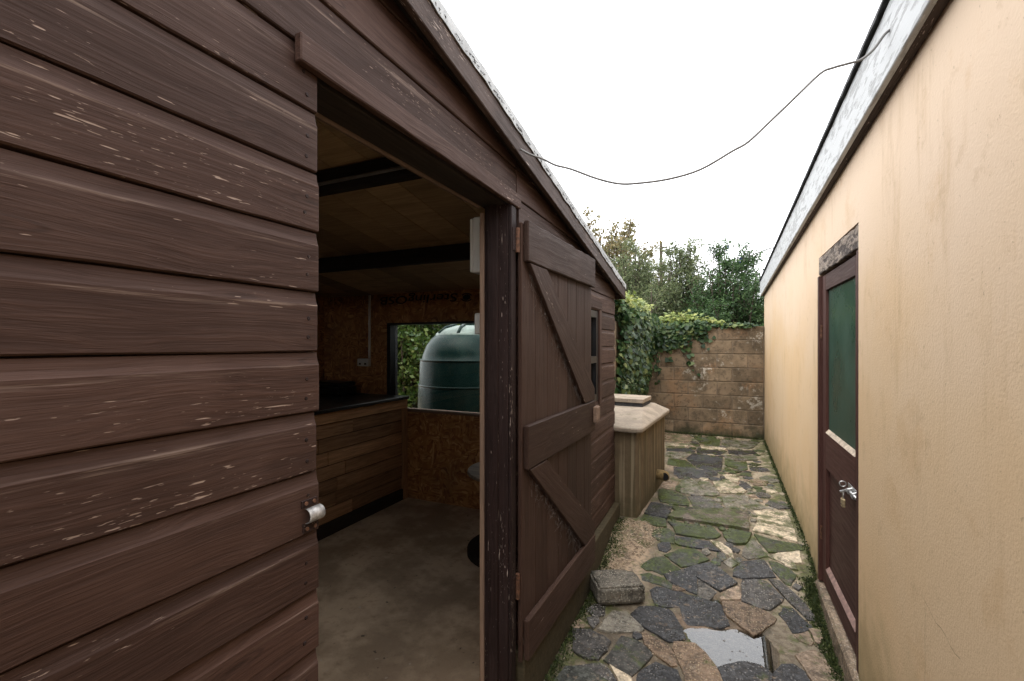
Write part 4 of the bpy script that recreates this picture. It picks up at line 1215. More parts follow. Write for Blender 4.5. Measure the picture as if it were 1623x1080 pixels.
def rbox(nm, y0, y1, z0, z1, x0=0.0, t=0.036, mat='red_door', up=(0, 0, 1)):
    x = f0 + x0 + t / 2
    if z1 - z0 > y1 - y0:
        return beam(nm, (x, (y0 + y1) / 2, z0), (x, (y0 + y1) / 2, z1), y1 - y0, t, (0, 1, 0), M[mat], rd, 0.003)
    return beam(nm, (x, y0, (z0 + z1) / 2), (x, y1, (z0 + z1) / 2), z1 - z0, t, (0, 0, 1), M[mat], rd, 0.003)
rbox('stile', d0, d0 + 0.105, -0.025, 1.938)
rbox('stile', d1 - 0.10, d1, -0.025, 1.938)
rbox('top_rail', d0 + .106, d1 - .101, 1.838, 1.938)
rbox('middle_rail', d0 + .106, d1 - .101, 0.722, 0.945)
rbox('bottom_rail', d0 + .106, d1 - .101, -0.025, 0.085)
rbox('panel', d0 + .10, d1 - .095, 0.08, 0.73, 0.020, 0.010)
box('pane', f0 + 0.016, f0 + 0.021, d0 + .10, d1 - .095, 0.94, 1.845, M['green_glass'], rd)
bead = M['sill']
MB().add([(f0 - 0.002, d0 + .106, 0.9455), (f0 - 0.002, d1 - .101, 0.9455), (f0 + .016, d1 - .101, 0.9455), (f0 + .016, d0 + .106, 0.9455), (f0 + .015, d0 + .106, 0.968), (f0 + .015, d1 - .101, 0.968)],
         [(0, 1, 2, 3), (0, 1, 5, 4), (3, 2, 5, 4), (0, 4, 3), (1, 2, 5)]).build('glazing_bead', plain('cream_putty', (0.45, 0.37, 0.28), 0.8, 0.3, 30.0), rd)
MB().add([(f0 - 0.001, d0 + .106, 0.0855), (f0 - 0.001, d1 - .101, 0.0855), (f0 + .020, d1 - .101, 0.0855), (f0 + .020, d0 + .106, 0.0855), (f0 + .019, d0 + .106, 0.108), (f0 + .019, d1 - .101, 0.108)],
         [(0, 1, 2, 3), (0, 1, 5, 4), (3, 2, 5, 4), (0, 4, 3), (1, 2, 5)]).build('panel_bead', plain('faded_pink_paint', (0.24, 0.15, 0.125), 0.6, 0.3, 30.0), rd)
for z in (1.58, 0.28):
    MB().tube([(f0 - 0.006, d1 + 0.004, z - 0.045), (f0 - 0.006, d1 + 0.004, z + 0.045)], 0.007, 8).build('hinge', M['rust'], rd)
# barrel bolt with its keep
bt = MB()
bz, by = 0.765, 2.80
bolt = MB().tube([(f0 - 0.014, 2.66, bz), (f0 - 0.014, by + 0.015, bz)], 0.0085, 10).build('bolt', M['galv'], rd, smooth=True)
box('bolt_plate', f0 - 0.004, f0 - 0.001, 2.67, by + 0.06, bz - 0.022, bz + 0.024, M['galv'], rd, 0.001)
for y in (2.70, 2.78):
    MB().tube([(f0 - 0.003, y, bz - 0.017), (f0 - 0.022, y, bz - 0.010), (f0 - 0.026, y, bz), (f0 - 0.022, y, bz + 0.010), (f0 - 0.003, y, bz + 0.017)], 0.004, 6).build('bolt_strap', M['galv'], rd)
MB().tube([(f0 - 0.014, by + 0.01, bz), (f0 - 0.030, by + 0.022, bz - 0.012), (f0 - 0.044, by + 0.030, bz - 0.020)], 0.006, 8).build('bolt_handle', M['galv'], rd)
ring = [(f0 - 0.03 + 0.014 * math.cos(t), by + 0.045, bz + 0.018 + 0.014 * math.sin(t)) for t in np.linspace(0, 2 * math.pi, 15)]
MB().tube(ring, 0.0028, 6, caps=False).build('hasp_ring', M['galv'], rd)

# crack in the render
cr = MB()
pts = [(1.58, 0.674), (1.61, 0.669), (1.64, 0.673), (1.67, 0.684), (1.70, 0.688), (1.73, 0.684), (1.76, 0.690), (1.79, 0.701), (1.81, 0.704), (1.84, 0.715), (1.86, 0.735)]
pt2 = [(1.815, 0.703), (1.813, 0.65), (1.816, 0.6), (1.813, 0.52), (1.817, 0.44), (1.812, 0.36)]
for P in (pts, pt2):
    for (a, b) in zip(P[:-1], P[1:]):
        w = 0.0007
        cr.add([(WXr(a[0]) - 0.0012, a[0], a[1] - w), (WXr(b[0]) - 0.0012, b[0] , b[1] - w), (WXr(b[0]) - 0.0012, b[0] + .001, b[1] + w), (WXr(a[0]) - 0.0012, a[0] + .001, a[1] + w)] if P is pts else
               [(WXr(a[0]) - 0.0012, a[0] - w * .7, a[1]), (WXr(a[0]) - 0.0012, a[0] + w * .7, a[1]), (WXr(b[0]) - 0.0012, b[0] + w * .7, b[1]), (WXr(b[0]) - 0.0012, b[0] - w * .7, b[1])], [(0, 1, 2, 3)])
cr.build('crack', plain('dark_crack_line', (0.14, 0.095, 0.055), 0.95), bld)  # thin dark brown ribbon lying just proud of the render

pk = thing('padlock', 'small brass padlock dangling from the bolt of the red-brown door', 'padlock', (f0 - 0.03, by + 0.035, bz - 0.09))
MB().tube([(f0 - 0.030, by + 0.028, bz - 0.058), (f0 - 0.030, by + 0.028, bz - 0.032), (f0 - 0.030, by + 0.034, bz - 0.022), (f0 - 0.030, by + 0.042, bz - 0.022), (f0 - 0.030, by + 0.048, bz - 0.032), (f0 - 0.030, by + 0.048, bz - 0.058)], 0.0028, 8).build('shackle', M['galv'], pk, smooth=True)
pb = box('body', f0 - 0.038, f0 - 0.022, by + 0.021, by + 0.055, bz - 0.098, bz - 0.056, M['brass'], pk, 0.003)
MB().tube([(f0 - 0.0395, by + 0.038, bz - 0.084), (f0 - 0.037, by + 0.038, bz - 0.084)], 0.005, 8).build('keyhole', M['black'], pk)

# ------------------------------------------------------------------ concrete block walls
def block_mesh():
    me = bpy.data.meshes.new('block')
    b = MB().box(-0.217, 0.217, -0.045, 0.045, -0.107, 0.107)
    me.from_pydata(b.v, [], b.f)
    bm = bmesh.new(); bm.from_mesh(me)
    bmesh.ops.bevel(bm, geom=list(bm.edges), offset=0.008, segments=1, affect='EDGES')
    bm.to_mesh(me); bm.free(); me.materials.append(M['block'])
    return me
BM_ = block_mesh()
def half_mesh():
    me = BM_.copy()
    for v in me.vertices: v.co.x *= 0.49
    return me
BH = half_mesh()
def block_wall(name, label, origin, rz, L, courses, group):
    w = thing(name, label, 'wall', origin, rz, group)
    W0 = WM[w]
    def put(me, x, z):
        o = bpy.data.objects.new('block', me)
        mw = W0 @ Matrix.Translation((x, -0.045 + random.uniform(-.004, .002), z)) @ Matrix.Rotation(random.uniform(-.006, .006), 4, 'Z') @ Matrix.Rotation(random.uniform(-.005, .005), 4, 'Y')
        setup(o, mw, w)
    for c in range(courses):
        z = 0.1125 + c * 0.225
        x = 0.0
        if c % 2:
            put(BH, 0.1115, z); x = 0.225
        while x + 0.2 < L:
            if x + 0.44 <= L + 0.03:
                put(BM_, x + 0.2235, z); x += 0.447
            else:
                put(BH, x + 0.1115, z); x += 0.225
    vs = MB().box(0.0, L, -0.085, 0.05, -0.3, courses * 0.225 - 0.004)
    me = bpy.data.meshes.new('mortar')
    me.from_pydata(vs.v, [], vs.f); finish(me, M['mortar'])
    setup(bpy.data.objects.new('mortar', me), W0.copy(), w)
    return w
bw = block_wall('block_wall', 'brown weathered concrete block wall closing the far end of the path', (-1.16, 8.30, -0.01), 0.0, 1.80, 8, 'garden block walls')
sw = block_wall('block_wall', 'ivy covered return of the block wall behind the boiler casing', (-1.25, 5.62, -0.01), R(90), 2.68, 8, 'garden block walls')

# ------------------------------------------------------------------ boiler casing at the shed corner
ca = R(-4.2)
CO = Vector((-0.655, 4.06, 0))
CX = Vector((math.cos(ca), math.sin(ca), 0)); CY = Vector((-math.sin(ca), math.cos(ca), 0))
# near face runs to -x, side runs to +y
csg = thing('boiler_casing', 'stained beige outdoor boiler casing with a hipped lid beside the shed corner', 'boiler casing', tuple(CO + CX * -0.35 + CY * 0.65 + Vector((0, 0, -0.03))))
def CP(a, b, z): return CO - CX * a + CY * b + Vector((0, 0, z))
def cbox(nm, a0, a1, b0, b1, z0, z1, mat, bevel=0.0):
    vs = [CP(a, b, z) for z in (z0, z1) for (a, b) in ((a0, b0), (a1, b0), (a1, b1), (a0, b1))]
    return MB().add(vs, [(0, 3, 2, 1), (4, 5, 6, 7), (0, 1, 5, 4), (1, 2, 6, 5), (2, 3, 7, 6), (3, 0, 4, 7)]).build(nm, mat, csg, bevel)
cbox('body', 0, 0.72, 0, 1.30, -0.06, 0.735, M['casing_side'], 0.012)
for b in (0.12, 0.68, 1.22):
    cbox('rib', -0.004, 0.004, b - 0.028, b + 0.028, -0.03, 0.733, M['casing_side'], 0.004)
# lid with rounded corners, rising to a flat middle
lv = []; rr = 0.06
def ringpts(a0, a1, b0, b1, r, z):
    out = []
    for (ca_, cb_, s_) in ((a0 + r, b0 + r, 180), (a1 - r, b0 + r, 270), (a1 - r, b1 - r, 0), (a0 + r, b1 - r, 90)):
        for k in range(5):
            t = R(s_ + k * 22.5)
            out.append(CP(ca_ + r * math.cos(t), cb_ + r * math.sin(t), z))
    return out
rings = [ringpts(-0.045, 0.765, -0.05, 1.36, 0.06, 0.737), ringpts(-0.05, 0.77, -0.055, 1.365, 0.06, 0.748), ringpts(-0.05, 0.77, -0.055, 1.365, 0.06, 0.768), ringpts(-0.043, 0.763, -0.048, 1.358, 0.055, 0.777), ringpts(0.10, 0.68, 0.62, 1.30, 0.05, 0.842)]
for r_ in rings: lv += r_
nn = len(rings[0]); lf = []
for k in range(len(rings) - 1):
    for i in range(nn):
        lf.append((k * nn + i, k * nn + (i + 1) % nn, (k + 1) * nn + (i + 1) % nn, (k + 1) * nn + i))
lf += [tuple(range(nn - 1, -1, -1)), tuple((len(rings) - 1) * nn + i for i in range(nn))]
MB().add(lv, lf).build('lid', M['casing_top'], csg)
cbox('cap_slab', 0.135, 0.66, 0.84, 1.24, 0.882, 0.925, M['casing_top'], 0.004)
cbox('cap_rim', 0.145, 0.65, 0.85, 1.23, 0.836, 0.881, M['black_felt'])
fp = CP(0.0, 0.86, 0.16)
MB().tube([fp, fp + CX * 0.05, fp + CX * 0.08 - CY * 0.02, fp + CX * 0.088 - CY * 0.055], [0.05, 0.05, 0.05, 0.047], 14).build('flue_outlet', M['clay'], csg, smooth=True)
e_ = fp + CX * 0.088 - CY * 0.056
MB().tube([e_, e_ - CY * 0.002], 0.038, 14).build('flue_opening', M['black'], csg)

# concrete lump on the paving
kb = bpy.data.meshes.new('concrete_block')
bm = bmesh.new()
bmesh.ops.create_cube(bm, size=1.0)
for v in bm.verts: v.co = Vector((v.co.x * 0.31, v.co.y * 0.25, v.co.z * 0.11))
bmesh.ops.bevel(bm, geom=list(bm.edges), offset=0.012, segments=2, affect='EDGES')
bmesh.ops.subdivide_edges(bm, edges=list(bm.edges), cuts=5, use_grid_fill=True)
for v in bm.verts:
    p = v.co.copy()
    k = mn.noise(p * 14) * 0.006 + mn.noise(p * 45) * 0.003
    corner = ss((p.x - 0.02) / 0.15) * ss((p.y + 0.02) / 0.12)
    v.co += p.normalized() * k
    v.co.y -= corner * 0.05
    v.co.z += -0.01 * (p.y / 0.25) if p.z > 0 else 0
bm.to_mesh(kb); bm.free(); kb.materials.append(M['kerb_block'])
kb.polygons.foreach_set('use_smooth', [True] * len(kb.polygons))
ko = bpy.data.objects.new('concrete_block', kb)
mw = Matrix.Translation((-0.628, 3.055, -0.106)) @ Matrix.Rotation(R(30), 4, 'Z') @ Matrix.Rotation(R(1.5), 4, 'X')
setup(ko, mw, None); tag(ko, 'rough broken concrete block lying on the paving beside the open shed door', 'concrete block')

# ------------------------------------------------------------------ things inside the shed
ct = thing('bar_counter', 'timber counter clad in horizontal pallet planks with a black top', 'counter', (-3.4, 2.4, -0.12))
beam('worktop', (-3.56, 0.6, 0.944), (-3.56, 3.93, 0.944), 1.18, 0.030, (1, 0, 0), M['black'], ct, 0.003)
beam('top_rail', (-3.012, 0.62, 0.878), (-3.012, 3.94, 0.878), 0.088, 0.024, (0, 0, 1), M['pallet'], ct)
rows = 7; zb, zt_ = 0.0, 0.832
for i in range(rows):
    z0 = zb + (zt_ - zb) * i / rows; z1 = zb + (zt_ - zb) * (i + 1) / rows - 0.008
    cut = [0.62, random.uniform(1.5, 2.2), random.uniform(2.7, 3.2), 3.86]
    for a, b in zip(cut[:-1], cut[1:]):
        beam('plank', (-3.022 + random.uniform(-.003, .003), a, (z0 + z1) / 2), (-3.022 + random.uniform(-.003, .003), b - 0.004, (z0 + z1) / 2), z1 - z0, 0.018, (0, 0, 1), M['pallet'], ct, 0.003)
beam('end_post', (-3.010, 3.90, -0.118), (-3.010, 3.90, 0.833), 0.07, 0.028, (0, 1, 0), M['pallet'], ct)
box('carcass', -4.10, -3.033, 0.62, 3.93, -0.118, 0.927, M['dark_timber'], ct)
beam('kick_board', (-3.008, 0.62, -0.06), (-3.008, 3.862, -0.06), 0.112, 0.02, (0, 0, 1), M['dark_timber'], ct)
cs = thing('black_case', 'low black case lying on the counter in front of the strand board', 'case', (-3.80, 3.70, 0.960))
MB().box(-4.02, -3.60, 3.58, 3.84, 0.9605, 1.05).build('base', M['black'], cs, 0.02, seg=2)
MB().box(-4.01, -3.61, 3.585, 3.835, 1.052, 1.10).build('lid', M['black'], cs, 0.02, seg=2)
MB().tube([(-3.86, 3.575, 1.03), (-3.86, 3.555, 1.03), (-3.76, 3.555, 1.03), (-3.76, 3.575, 1.03)], 0.008, 8).build('handle', M['black_frame'], cs)
sk = thing('wall_socket', 'white double wall socket on the strand board left of the shed window', 'socket', (-3.57, 3.93, 1.255))
box('back_box', -3.655, -3.500, 3.905, 3.9495, 1.258, 1.342, M['white_plastic'], sk, 0.004)
box('face_plate', -3.653, -3.502, 3.899, 3.9045, 1.260, 1.340, M['white_plastic'], sk, 0.002)
for x in (-3.615, -3.54):
    box('switch', x - 0.006, x + 0.006, 3.895, 3.8985, 1.312, 1.326, M['white_plastic'], sk)
    box('socket_slots', x - 0.014, x + 0.014, 3.8980, 3.8988, 1.275, 1.295, M['black'], sk)
tk = thing('cable_trunking', 'thin white cable trunking rising from the double wall socket', 'trunking', (-3.515, 3.94, 1.345))
box('channel', -3.527, -3.503, 3.930, 3.9495, 1.345, 2.04, M['white_plastic'], tk, 0.002)
for z in (1.42, 1.72, 1.93):
    box('clip', -3.529, -3.501, 3.928, 3.9492, z, z + 0.012, M['white_plastic'], tk, 0.001)
eb_ = thing('fuse_box', 'pale grey fuse box high behind the hinge side of the door frame', 'fuse box', (-1.05, 2.05, 1.84))
box('case', -1.090, -0.9905, 1.935, 2.22, 1.845, 2.115, M['white_plastic'], eb_, 0.006)
box('cover', -1.108, -1.091, 1.940, 2.215, 1.850, 2.110, M['white_plastic'], eb_, 0.004)
box('lever', -1.120, -1.109, 1.99, 2.03, 1.93, 2.0, M['white_plastic'], eb_, 0.003)
sb = thing('switch_box', 'small white switch box lower down behind the hinge side of the frame', 'switch box', (-1.03, 2.0, 1.545))
box('case', -1.092, -0.9905, 1.955, 2.04, 1.548, 1.652, M['white_plastic'], sb, 0.006)
box('rocker', -1.098, -1.0925, 1.98, 2.015, 1.585, 1.615, M['white_plastic'], sb, 0.002)
dr = thing('cable_drum_table', 'wooden cable drum used as a low round table inside the shed', 'table', (-1.47, 3.24, -0.12))
dc = (-1.47, 3.24, 0)
MB().lathe([(0.0, 0.50), (0.33, 0.50), (0.345, 0.505), (0.35, 0.515), (0.345, 0.53), (0.0, 0.53)], dc, 40).build('table_top', M['drum_wood'], dr)
MB().lathe([(0.0, -0.119), (0.34, -0.119), (0.35, -0.11), (0.35, -0.07), (0.34, -0.062), (0.0, -0.062)], dc, 40).build('base_disc', M['dark_timber'], dr)
MB().lathe([(0.13, -0.062), (0.13, 0.499)], dc, 24).build('core', M['drum_wood'], dr)

# ------------------------------------------------------------------ oil tank behind the shed
TC = (-2.98, 5.20, -0.035)
tn = thing('oil_tank', 'round dark green plastic oil tank seen through the shed window', 'oil tank', TC)
MB().lathe([(0.0, 0.0), (0.62, 0.0), (0.655, 0.03), (0.660, 0.30), (0.650, 0.98), (0.640, 1.02), (0.638, 1.03), (0.628, 1.30), (0.618, 1.335), (0.605, 1.345), (0.585, 1.42), (0.545, 1.52), (0.49, 1.60), (0.44, 1.645), (0.42, 1.655)], TC, 64).build('body', M['tank'], tn, smooth=True)
for z, r_ in ((1.02, 0.647), (1.335, 0.627)):
    MB().lathe([(r_ - 0.02, z - 0.014), (r_ + 0.002, z - 0.010), (r_ + 0.006, z), (r_ + 0.002, z + 0.010), (r_ - 0.02, z + 0.014)], TC, 64).build('moulded_band', M['tank'], tn, smooth=True)
MB().lathe([(0.43, 1.65), (0.425, 1.672), (0.35, 1.73), (0.20, 1.775), (0.0, 1.785)], TC, 64).build('top', plain('pale_tank_top', (0.16, 0.20, 0.175), 0.35, 0.25, 12.0), tn, smooth=True)
for k in range(8):
    t = R(k * 45 + 12)
    c_, s_ = math.cos(t), math.sin(t)
    MB().tube([(TC[0] + 0.42 * c_, TC[1] + 0.42 * s_, TC[2] + 1.67), (TC[0] + 0.33 * c_, TC[1] + 0.33 * s_, TC[2] + 1.742), (TC[0] + 0.18 * c_, TC[1] + 0.18 * s_, TC[2] + 1.785)], 0.022, 8).build('top_rib', M['tank'], tn, smooth=True)
MB().lathe([(0.0, 1.775), (0.11, 1.775), (0.11, 1.82), (0.10, 1.83), (0.0, 1.83)], TC, 24).build('filler_cap', M['tank'], tn)

# ------------------------------------------------------------------ cables and pole
CAB = [(0.533, 1.944, 2.571), (0.51, 1.941, 2.554), (0.48, 1.938, 2.511), (0.443, 1.933, 2.481), (0.407, 1.929, 2.475), (0.36, 1.923, 2.468), (0.322, 1.919, 2.455), (0.245, 1.909, 2.383), (0.155, 1.899, 2.299), (0.093, 1.891, 2.243), (0.041, 1.885, 2.217), (-0.067, 1.872, 2.162), (-0.18, 1.858, 2.138), (-0.296, 1.844, 2.134), (-0.369, 1.836, 2.141), (-0.455, 1.825, 2.171), (-0.558, 1.813, 2.221), (-0.623, 1.805, 2.245), (-0.677, 1.799, 2.278), (-0.731, 1.792, 2.303), (-0.772, 1.787, 2.33)]
def smooth_path(P, k=4):
    P = [Vector(p) for p in P]; out = []
    for i in range(len(P) - 1):
        p0, p1, p2, p3 = P[max(i - 1, 0)], P[i], P[i + 1], P[min(i + 2, len(P) - 1)]
        for j in range(k):
            t = j / k
            out.append(0.5 * ((2 * p1) + (p2 - p0) * t + (2 * p0 - 5 * p1 + 4 * p2 - p3) * t * t + (3 * p1 - p0 - 3 * p2 + p3) * t ** 3))
    return out + [P[-1]]
cb = MB().tube(smooth_path(CAB), 0.0045, 8).build('slack_cable', M['cable'], smooth=True)
tag(cb, 'grey cable sagging across the gap between shed roof and white fascia', 'cable')
pole = thing('telegraph_pole', 'distant wooden telegraph pole top above the bushes', 'pole', (-4.45, 39.7, -0.4))
MB().tube([(-4.45, 39.7, -0.4), (-4.45, 39.7, 10.0)], [0.17, 0.13], 12).build('post', M['bark'], pole)
MB().box(-4.95, -3.95, 39.62, 39.69, 9.45, 9.55).build('cross_arm', M['bark'], pole)
for x in (-4.85, -4.05):
    MB().tube([(x, 39.66, 9.551), (x, 39.66, 9.70)], 0.05, 8).build('insulator', M['white_plastic'], pole)
WP = [(-4.05, 39.7, 9.6), (-1.9, 33.0, 7.5), (-0.44, 25.0, 5.64), (0.55, 14.5, 3.95), (0.88, 9.0, 3.16), (1.05, 7.4, 2.62)]
wr = MB().tube(smooth_path(WP, 6), 0.013, 6).build('overhead_wire', M['cable'], smooth=True)
tag(wr, 'thin overhead wire running from the telegraph pole to the right building', 'wire')

# ------------------------------------------------------------------ vegetation
def leaf_cloud(name, pos, size, mat, parent, aspect=0.5, up=0.2, shape='diamond', nrm=None, jitter=1.0, kind='stuff'):
    """every leaf a small folded face of its own"""
    pos = np.asarray(pos, float); N = len(pos)
    sz = size * rng.uniform(0.45, 1.5, N)
    d = rng.normal(0, 1, (N, 3)); d[:, 2] = d[:, 2] * 0.8 + up
    d /= np.linalg.norm(d, axis=1)[:, None]
    if nrm is not None:
        n_ = np.asarray(nrm, float) + rng.normal(0, 0.45 * jitter, (N, 3))
        d = rng.normal(0, 1, (N, 3)); d[:, 2] -= 0.9
        d -= n_ * (np.sum(d * n_, 1) / np.sum(n_ * n_, 1))[:, None]
        d /= np.linalg.norm(d, axis=1)[:, None] + 1e-9
        s_ = np.cross(d, n_)
    else:
        s_ = np.cross(d, rng.normal(0, 1, (N, 3)))
    s_ /= np.linalg.norm(s_, axis=1)[:, None] + 1e-9
    f_ = np.cross(s_, d)
    L = sz[:, None]; Wd = (sz * aspect)[:, None]
    if shape == 'ivy':
        prof = [(0.0, 0.0, 0), (0.12, 0.62, -.1), (0.45, 0.42, 0), (0.55, 0.50, -.05), (1.0, 0.0, -.12), (0.55, -0.50, -.05), (0.45, -0.42, 0), (0.12, -0.62, -.1)]
    else:
        prof = [(0.0, 0.0, 0), (0.45, 0.5, -.10), (1.0, 0.0, -.05), (0.45, -0.5, -.10)]
    k = len(prof)
    V = np.empty((N, k, 3))
    for i, (a, b, c) in enumerate(prof):
        V[:, i, :] = pos + d * L * a + s_ * Wd * 2 * b * 0.5 * 2 * 0.5 + f_ * L * c
    V = V.reshape(-1, 3)
    org = np.array([V[:, 0].mean(), V[:, 1].mean(), V[:, 2].min()])
    V -= org
    me = bpy.data.meshes.new(name)
    me.vertices.add(N * k); me.vertices.foreach_set('co', V.ravel())
    me.loops.add(N * k); me.loops.foreach_set('vertex_index', np.arange(N * k, dtype=np.int32))
    me.polygons.add(N)
    me.polygons.foreach_set('loop_start', np.arange(0, N * k, k, dtype=np.int32))
    me.polygons.foreach_set('loop_total', np.full(N, k, dtype=np.int32))
    me.materials.append(mat); me.update(calc_edges=True); me.validate()
    o = bpy.data.objects.new(name, me)
    setup(o, Matrix.Translation(org), parent)
    if kind: tag(o, kind=kind)
    return o

def shrub(name, label, cat, base, h, spread, nstem, leaf, size, mat, dens=26, lean=(0, 0), group=None, trunk=0.03, bare=0.35, flowers=0, flat=1.0, wob=0.25):
    t = thing(name, label, cat, base, 0.0, group)
    st = MB(); P = []; tips = []
    B = Vector(base)
    for i in range(nstem):
        az = random.uniform(0, 2 * math.pi); ro = random.random() ** 0.6
        tip = B + Vector((math.cos(az) * ro * spread + lean[0], math.sin(az) * ro * spread * flat + lean[1], h * random.uniform(0.62, 1.0) * (1 - 0.38 * ro * ro)))
        root = B + Vector((math.cos(az) * 0.12 * spread, math.sin(az) * 0.12 * spread * flat, 0))
        mid = root.lerp(tip, 0.5) + Vector((random.gauss(0, .1) * spread, random.gauss(0, .1) * spread, 0.10 * h))
        pts = []
        for k in range(9):
            u = k / 8
            p = root * (1 - u) ** 2 + mid * 2 * u * (1 - u) + tip * u * u
            pts.append(p)
        st.tube(pts, [trunk * (1 - 0.85 * k / 8) for k in range(9)], 5, caps=False)
        for k in range(int(9 + 5 * random.random())):
            u = bare + (1 - bare) * random.random() ** 0.8
            p = root * (1 - u) ** 2 + mid * 2 * u * (1 - u) + tip * u * u
            L = h * wob * (1.15 - 0.7 * u) * random.uniform(0.5, 1.1)
            dv = Vector((random.gauss(0, 1), random.gauss(0, 1) * flat, random.uniform(0.1, 1.3))).normalized() * L
            q = p + dv
            st.tube([p, p.lerp(q, .5) + Vector((0, 0, .02)), q], [trunk * .22, trunk * .16, trunk * .07], 3, caps=False)
            for j in range(dens):
                w = random.random() ** 0.7
                P.append(p.lerp(q, w) + Vector((random.gauss(0, 1), random.gauss(0, 1), random.gauss(0, 1))) * size * 0.7)
            tips.append(q)
    st.build('trunk', M['bark'], t)
    leaf_cloud('crown', P, size, mat, t, aspect=leaf, up=0.35)
    if flowers:
        fl = random.sample(tips, flowers)
        F = [p + Vector((random.gauss(0, .02), random.gauss(0, .02), random.gauss(0, .035))) for p in fl for _ in range(40)]
        leaf_cloud('flowers', F, 0.03, M['blue'], t, aspect=0.8)
    return t

G_ = 'bushes behind the block wall'
shrub('ceanothus_bush', 'dense dark green bush with blue flowers behind the wall by the right building', 'bush', (0.22, 9.55, -0.03), 3.55, 1.0, 105, 0.36, 0.058, M['leaf_dark'], 52, flowers=16, group=G_, wob=0.15, bare=0.25)
shrub('garden_bush', 'loose grey-green bush in the middle above the block wall', 'bush', (-0.75, 10.3, -0.03), 3.85, 0.85, 85, 0.34, 0.06, M['leaf_grey'], 46, group=G_, wob=0.15, bare=0.3)
shrub('garden_bush', 'tall feathery grey-green bush left of the telegraph pole', 'bush', (-1.85, 11.0, -0.03), 4.1, 0.9, 85, 0.34, 0.062, M['leaf_grey'], 46, group=G_, wob=0.15, bare=0.3)
shrub('autumn_tree', 'sparse olive-brown tree rising behind the shed eaves', 'tree', (-3.0, 13.0, -0.03), 5.5, 1.9, 100, 0.62, 0.085, M['leaf_olive'], 26, trunk=0.05, wob=0.15, bare=0.45)
shrub('garden_bush', 'low grey-green bush just behind the ivy corner of the wall', 'bush', (-1.2, 9.4, -0.03), 2.9, 0.8, 50, 0.36, 0.055, M['leaf_grey'], 34, group=G_, wob=0.17, bare=0.3)
for i, (x, y, h, lb) in enumerate([(-6.0, 7.8, 3.2, 'yellow-green hedge bush at the left edge of the view through the shed window'), (-4.9, 8.0, 3.2, 'hedge bush showing just left of the oil tank through the shed window'), (-3.7, 8.2, 3.1, 'leafy hedge bush rising directly behind the green oil tank')]):
    shrub('hedge_bush', lb, 'hedge', (x, y, -0.03), h, 1.0, 60, 0.5, 0.10, M['leaf_laurel'], 34, group='hedge beyond the shed', wob=0.16, bare=0.02)

# ivy over the return wall and the back wall
ivy = thing('ivy', 'dark ivy hanging over the corner of the garden block walls', 'ivy', (-1.14, 7.5, 0.0))
P, Nn, Q, Qn = [], [], [], []
def drape(n, fx, fn, top, depth, bulge):
    for _ in range(n):
        u = random.random()
        p, nn_ = fx(u), fn
        drop = depth(u) * random.random() ** 1.5
        z = top + random.uniform(-.02, .10) - drop
        P.append((p[0] + nn_[0] * bulge * random.random(), p[1] + nn_[1] * bulge * random.random(), z)); Nn.append(nn_)
# side wall (faces +X) from behind the casing to the corner
SX = -1.16
def side_depth(u): return 1.05 + 0.35 * mn.noise(Vector((u * 6, 3, 0))) + 0.25 * mn.noise(Vector((u * 17, 3, 0)))
for _ in range(4300):
    u = random.random(); y = 5.6 + 2.62 * u
    dp = side_depth(u) * random.random() ** 1.6
    b_ = 0.20 * math.exp(-dp * 1.6) + 0.035
    P.append((SX + b_ * random.random() ** 0.6, y, 1.84 - dp + random.uniform(-.03, .12))); Nn.append((1, -0.35, 0.45))
# mound on top of the side wall
for _ in range(2700):
    u = random.random(); a = random.uniform(0, math.pi); y = 5.5 + 2.9 * u
    r_ = (0.21 + 0.09 * mn.noise(Vector((y * 2.2, 1, 1)))) * random.uniform(0.75, 1.05)
    P.append((SX - 0.08 + r_ * math.cos(a) * 1.1, y, 1.80 + r_ * math.sin(a) * 1.25)); Nn.append((math.cos(a), -0.2, math.sin(a) + .2))
# back wall (faces -Y): thick at the corner, thinning to trails on the right
def back_depth(x): return 0.10 + 0.30 * math.exp(-((x + 0.75) / 0.28) ** 2) + 0.07 * mn.noise(Vector((x * 9, 0, 2)))
for _ in range(1700):
    x = -1.14 + 0.95 * random.random() ** 1.5
    dp = max(0.02, back_depth(x)) * random.random() ** 1.2
    P.append((x, 8.20 - 0.11 * random.random() * math.exp(-dp * 2), 1.82 - dp + random.uniform(-.02, .06))); Nn.append((0.1, -1, 0.5))
trails = MB()
for (x0, L, sx_) in ((-0.82, 0.55, 0.03), (-0.66, 0.62, 0.16), (-0.58, 0.78, 0.22), (-0.42, 0.35, 0.20), (-0.95, 0.7, -0.02), (-1.02, 0.95, 0.03), (-0.30, 0.22, 0.15), (-0.9, 0.4, 0.02)):
    pts = []
    for k in range(16):
        u = k / 15
        pts.append(Vector((x0 + sx_ * u + 0.03 * mn.noise(Vector((u * 5, x0 * 9, 0))), 8.197 - 0.006 * random.random(), 1.78 - L * u)))
        for j in range(random.choice((2, 3, 3, 4)) if u < .6 else random.choice((0, 1, 2))):
            P.append(tuple(pts[-1] + Vector((random.gauss(0, .03), -0.01, random.gauss(0, .02))))); Nn.append((0, -1, 0.3))
    trails.tube(pts, 0.004, 4)
for k in range(34):
    y = random.uniform(5.7, 8.15); L = random.uniform(0.9, 1.5); x = SX + 0.01
    pts = [Vector((x + 0.008 * random.random(), y + 0.05 * mn.noise(Vector((u * 4, y * 5, 0))), 1.8 - L * u)) for u in np.linspace(0, 1, 12)]
    trails.tube(pts, 0.004, 4)
    for p in pts[5:]:
        for j in range(random.choice((1, 2, 3))):
            P.append(tuple(p + Vector((0.02 * random.random(), random.gauss(0, .035), random.gauss(0, .03))))); Nn.append((1, -.3, 0.3))
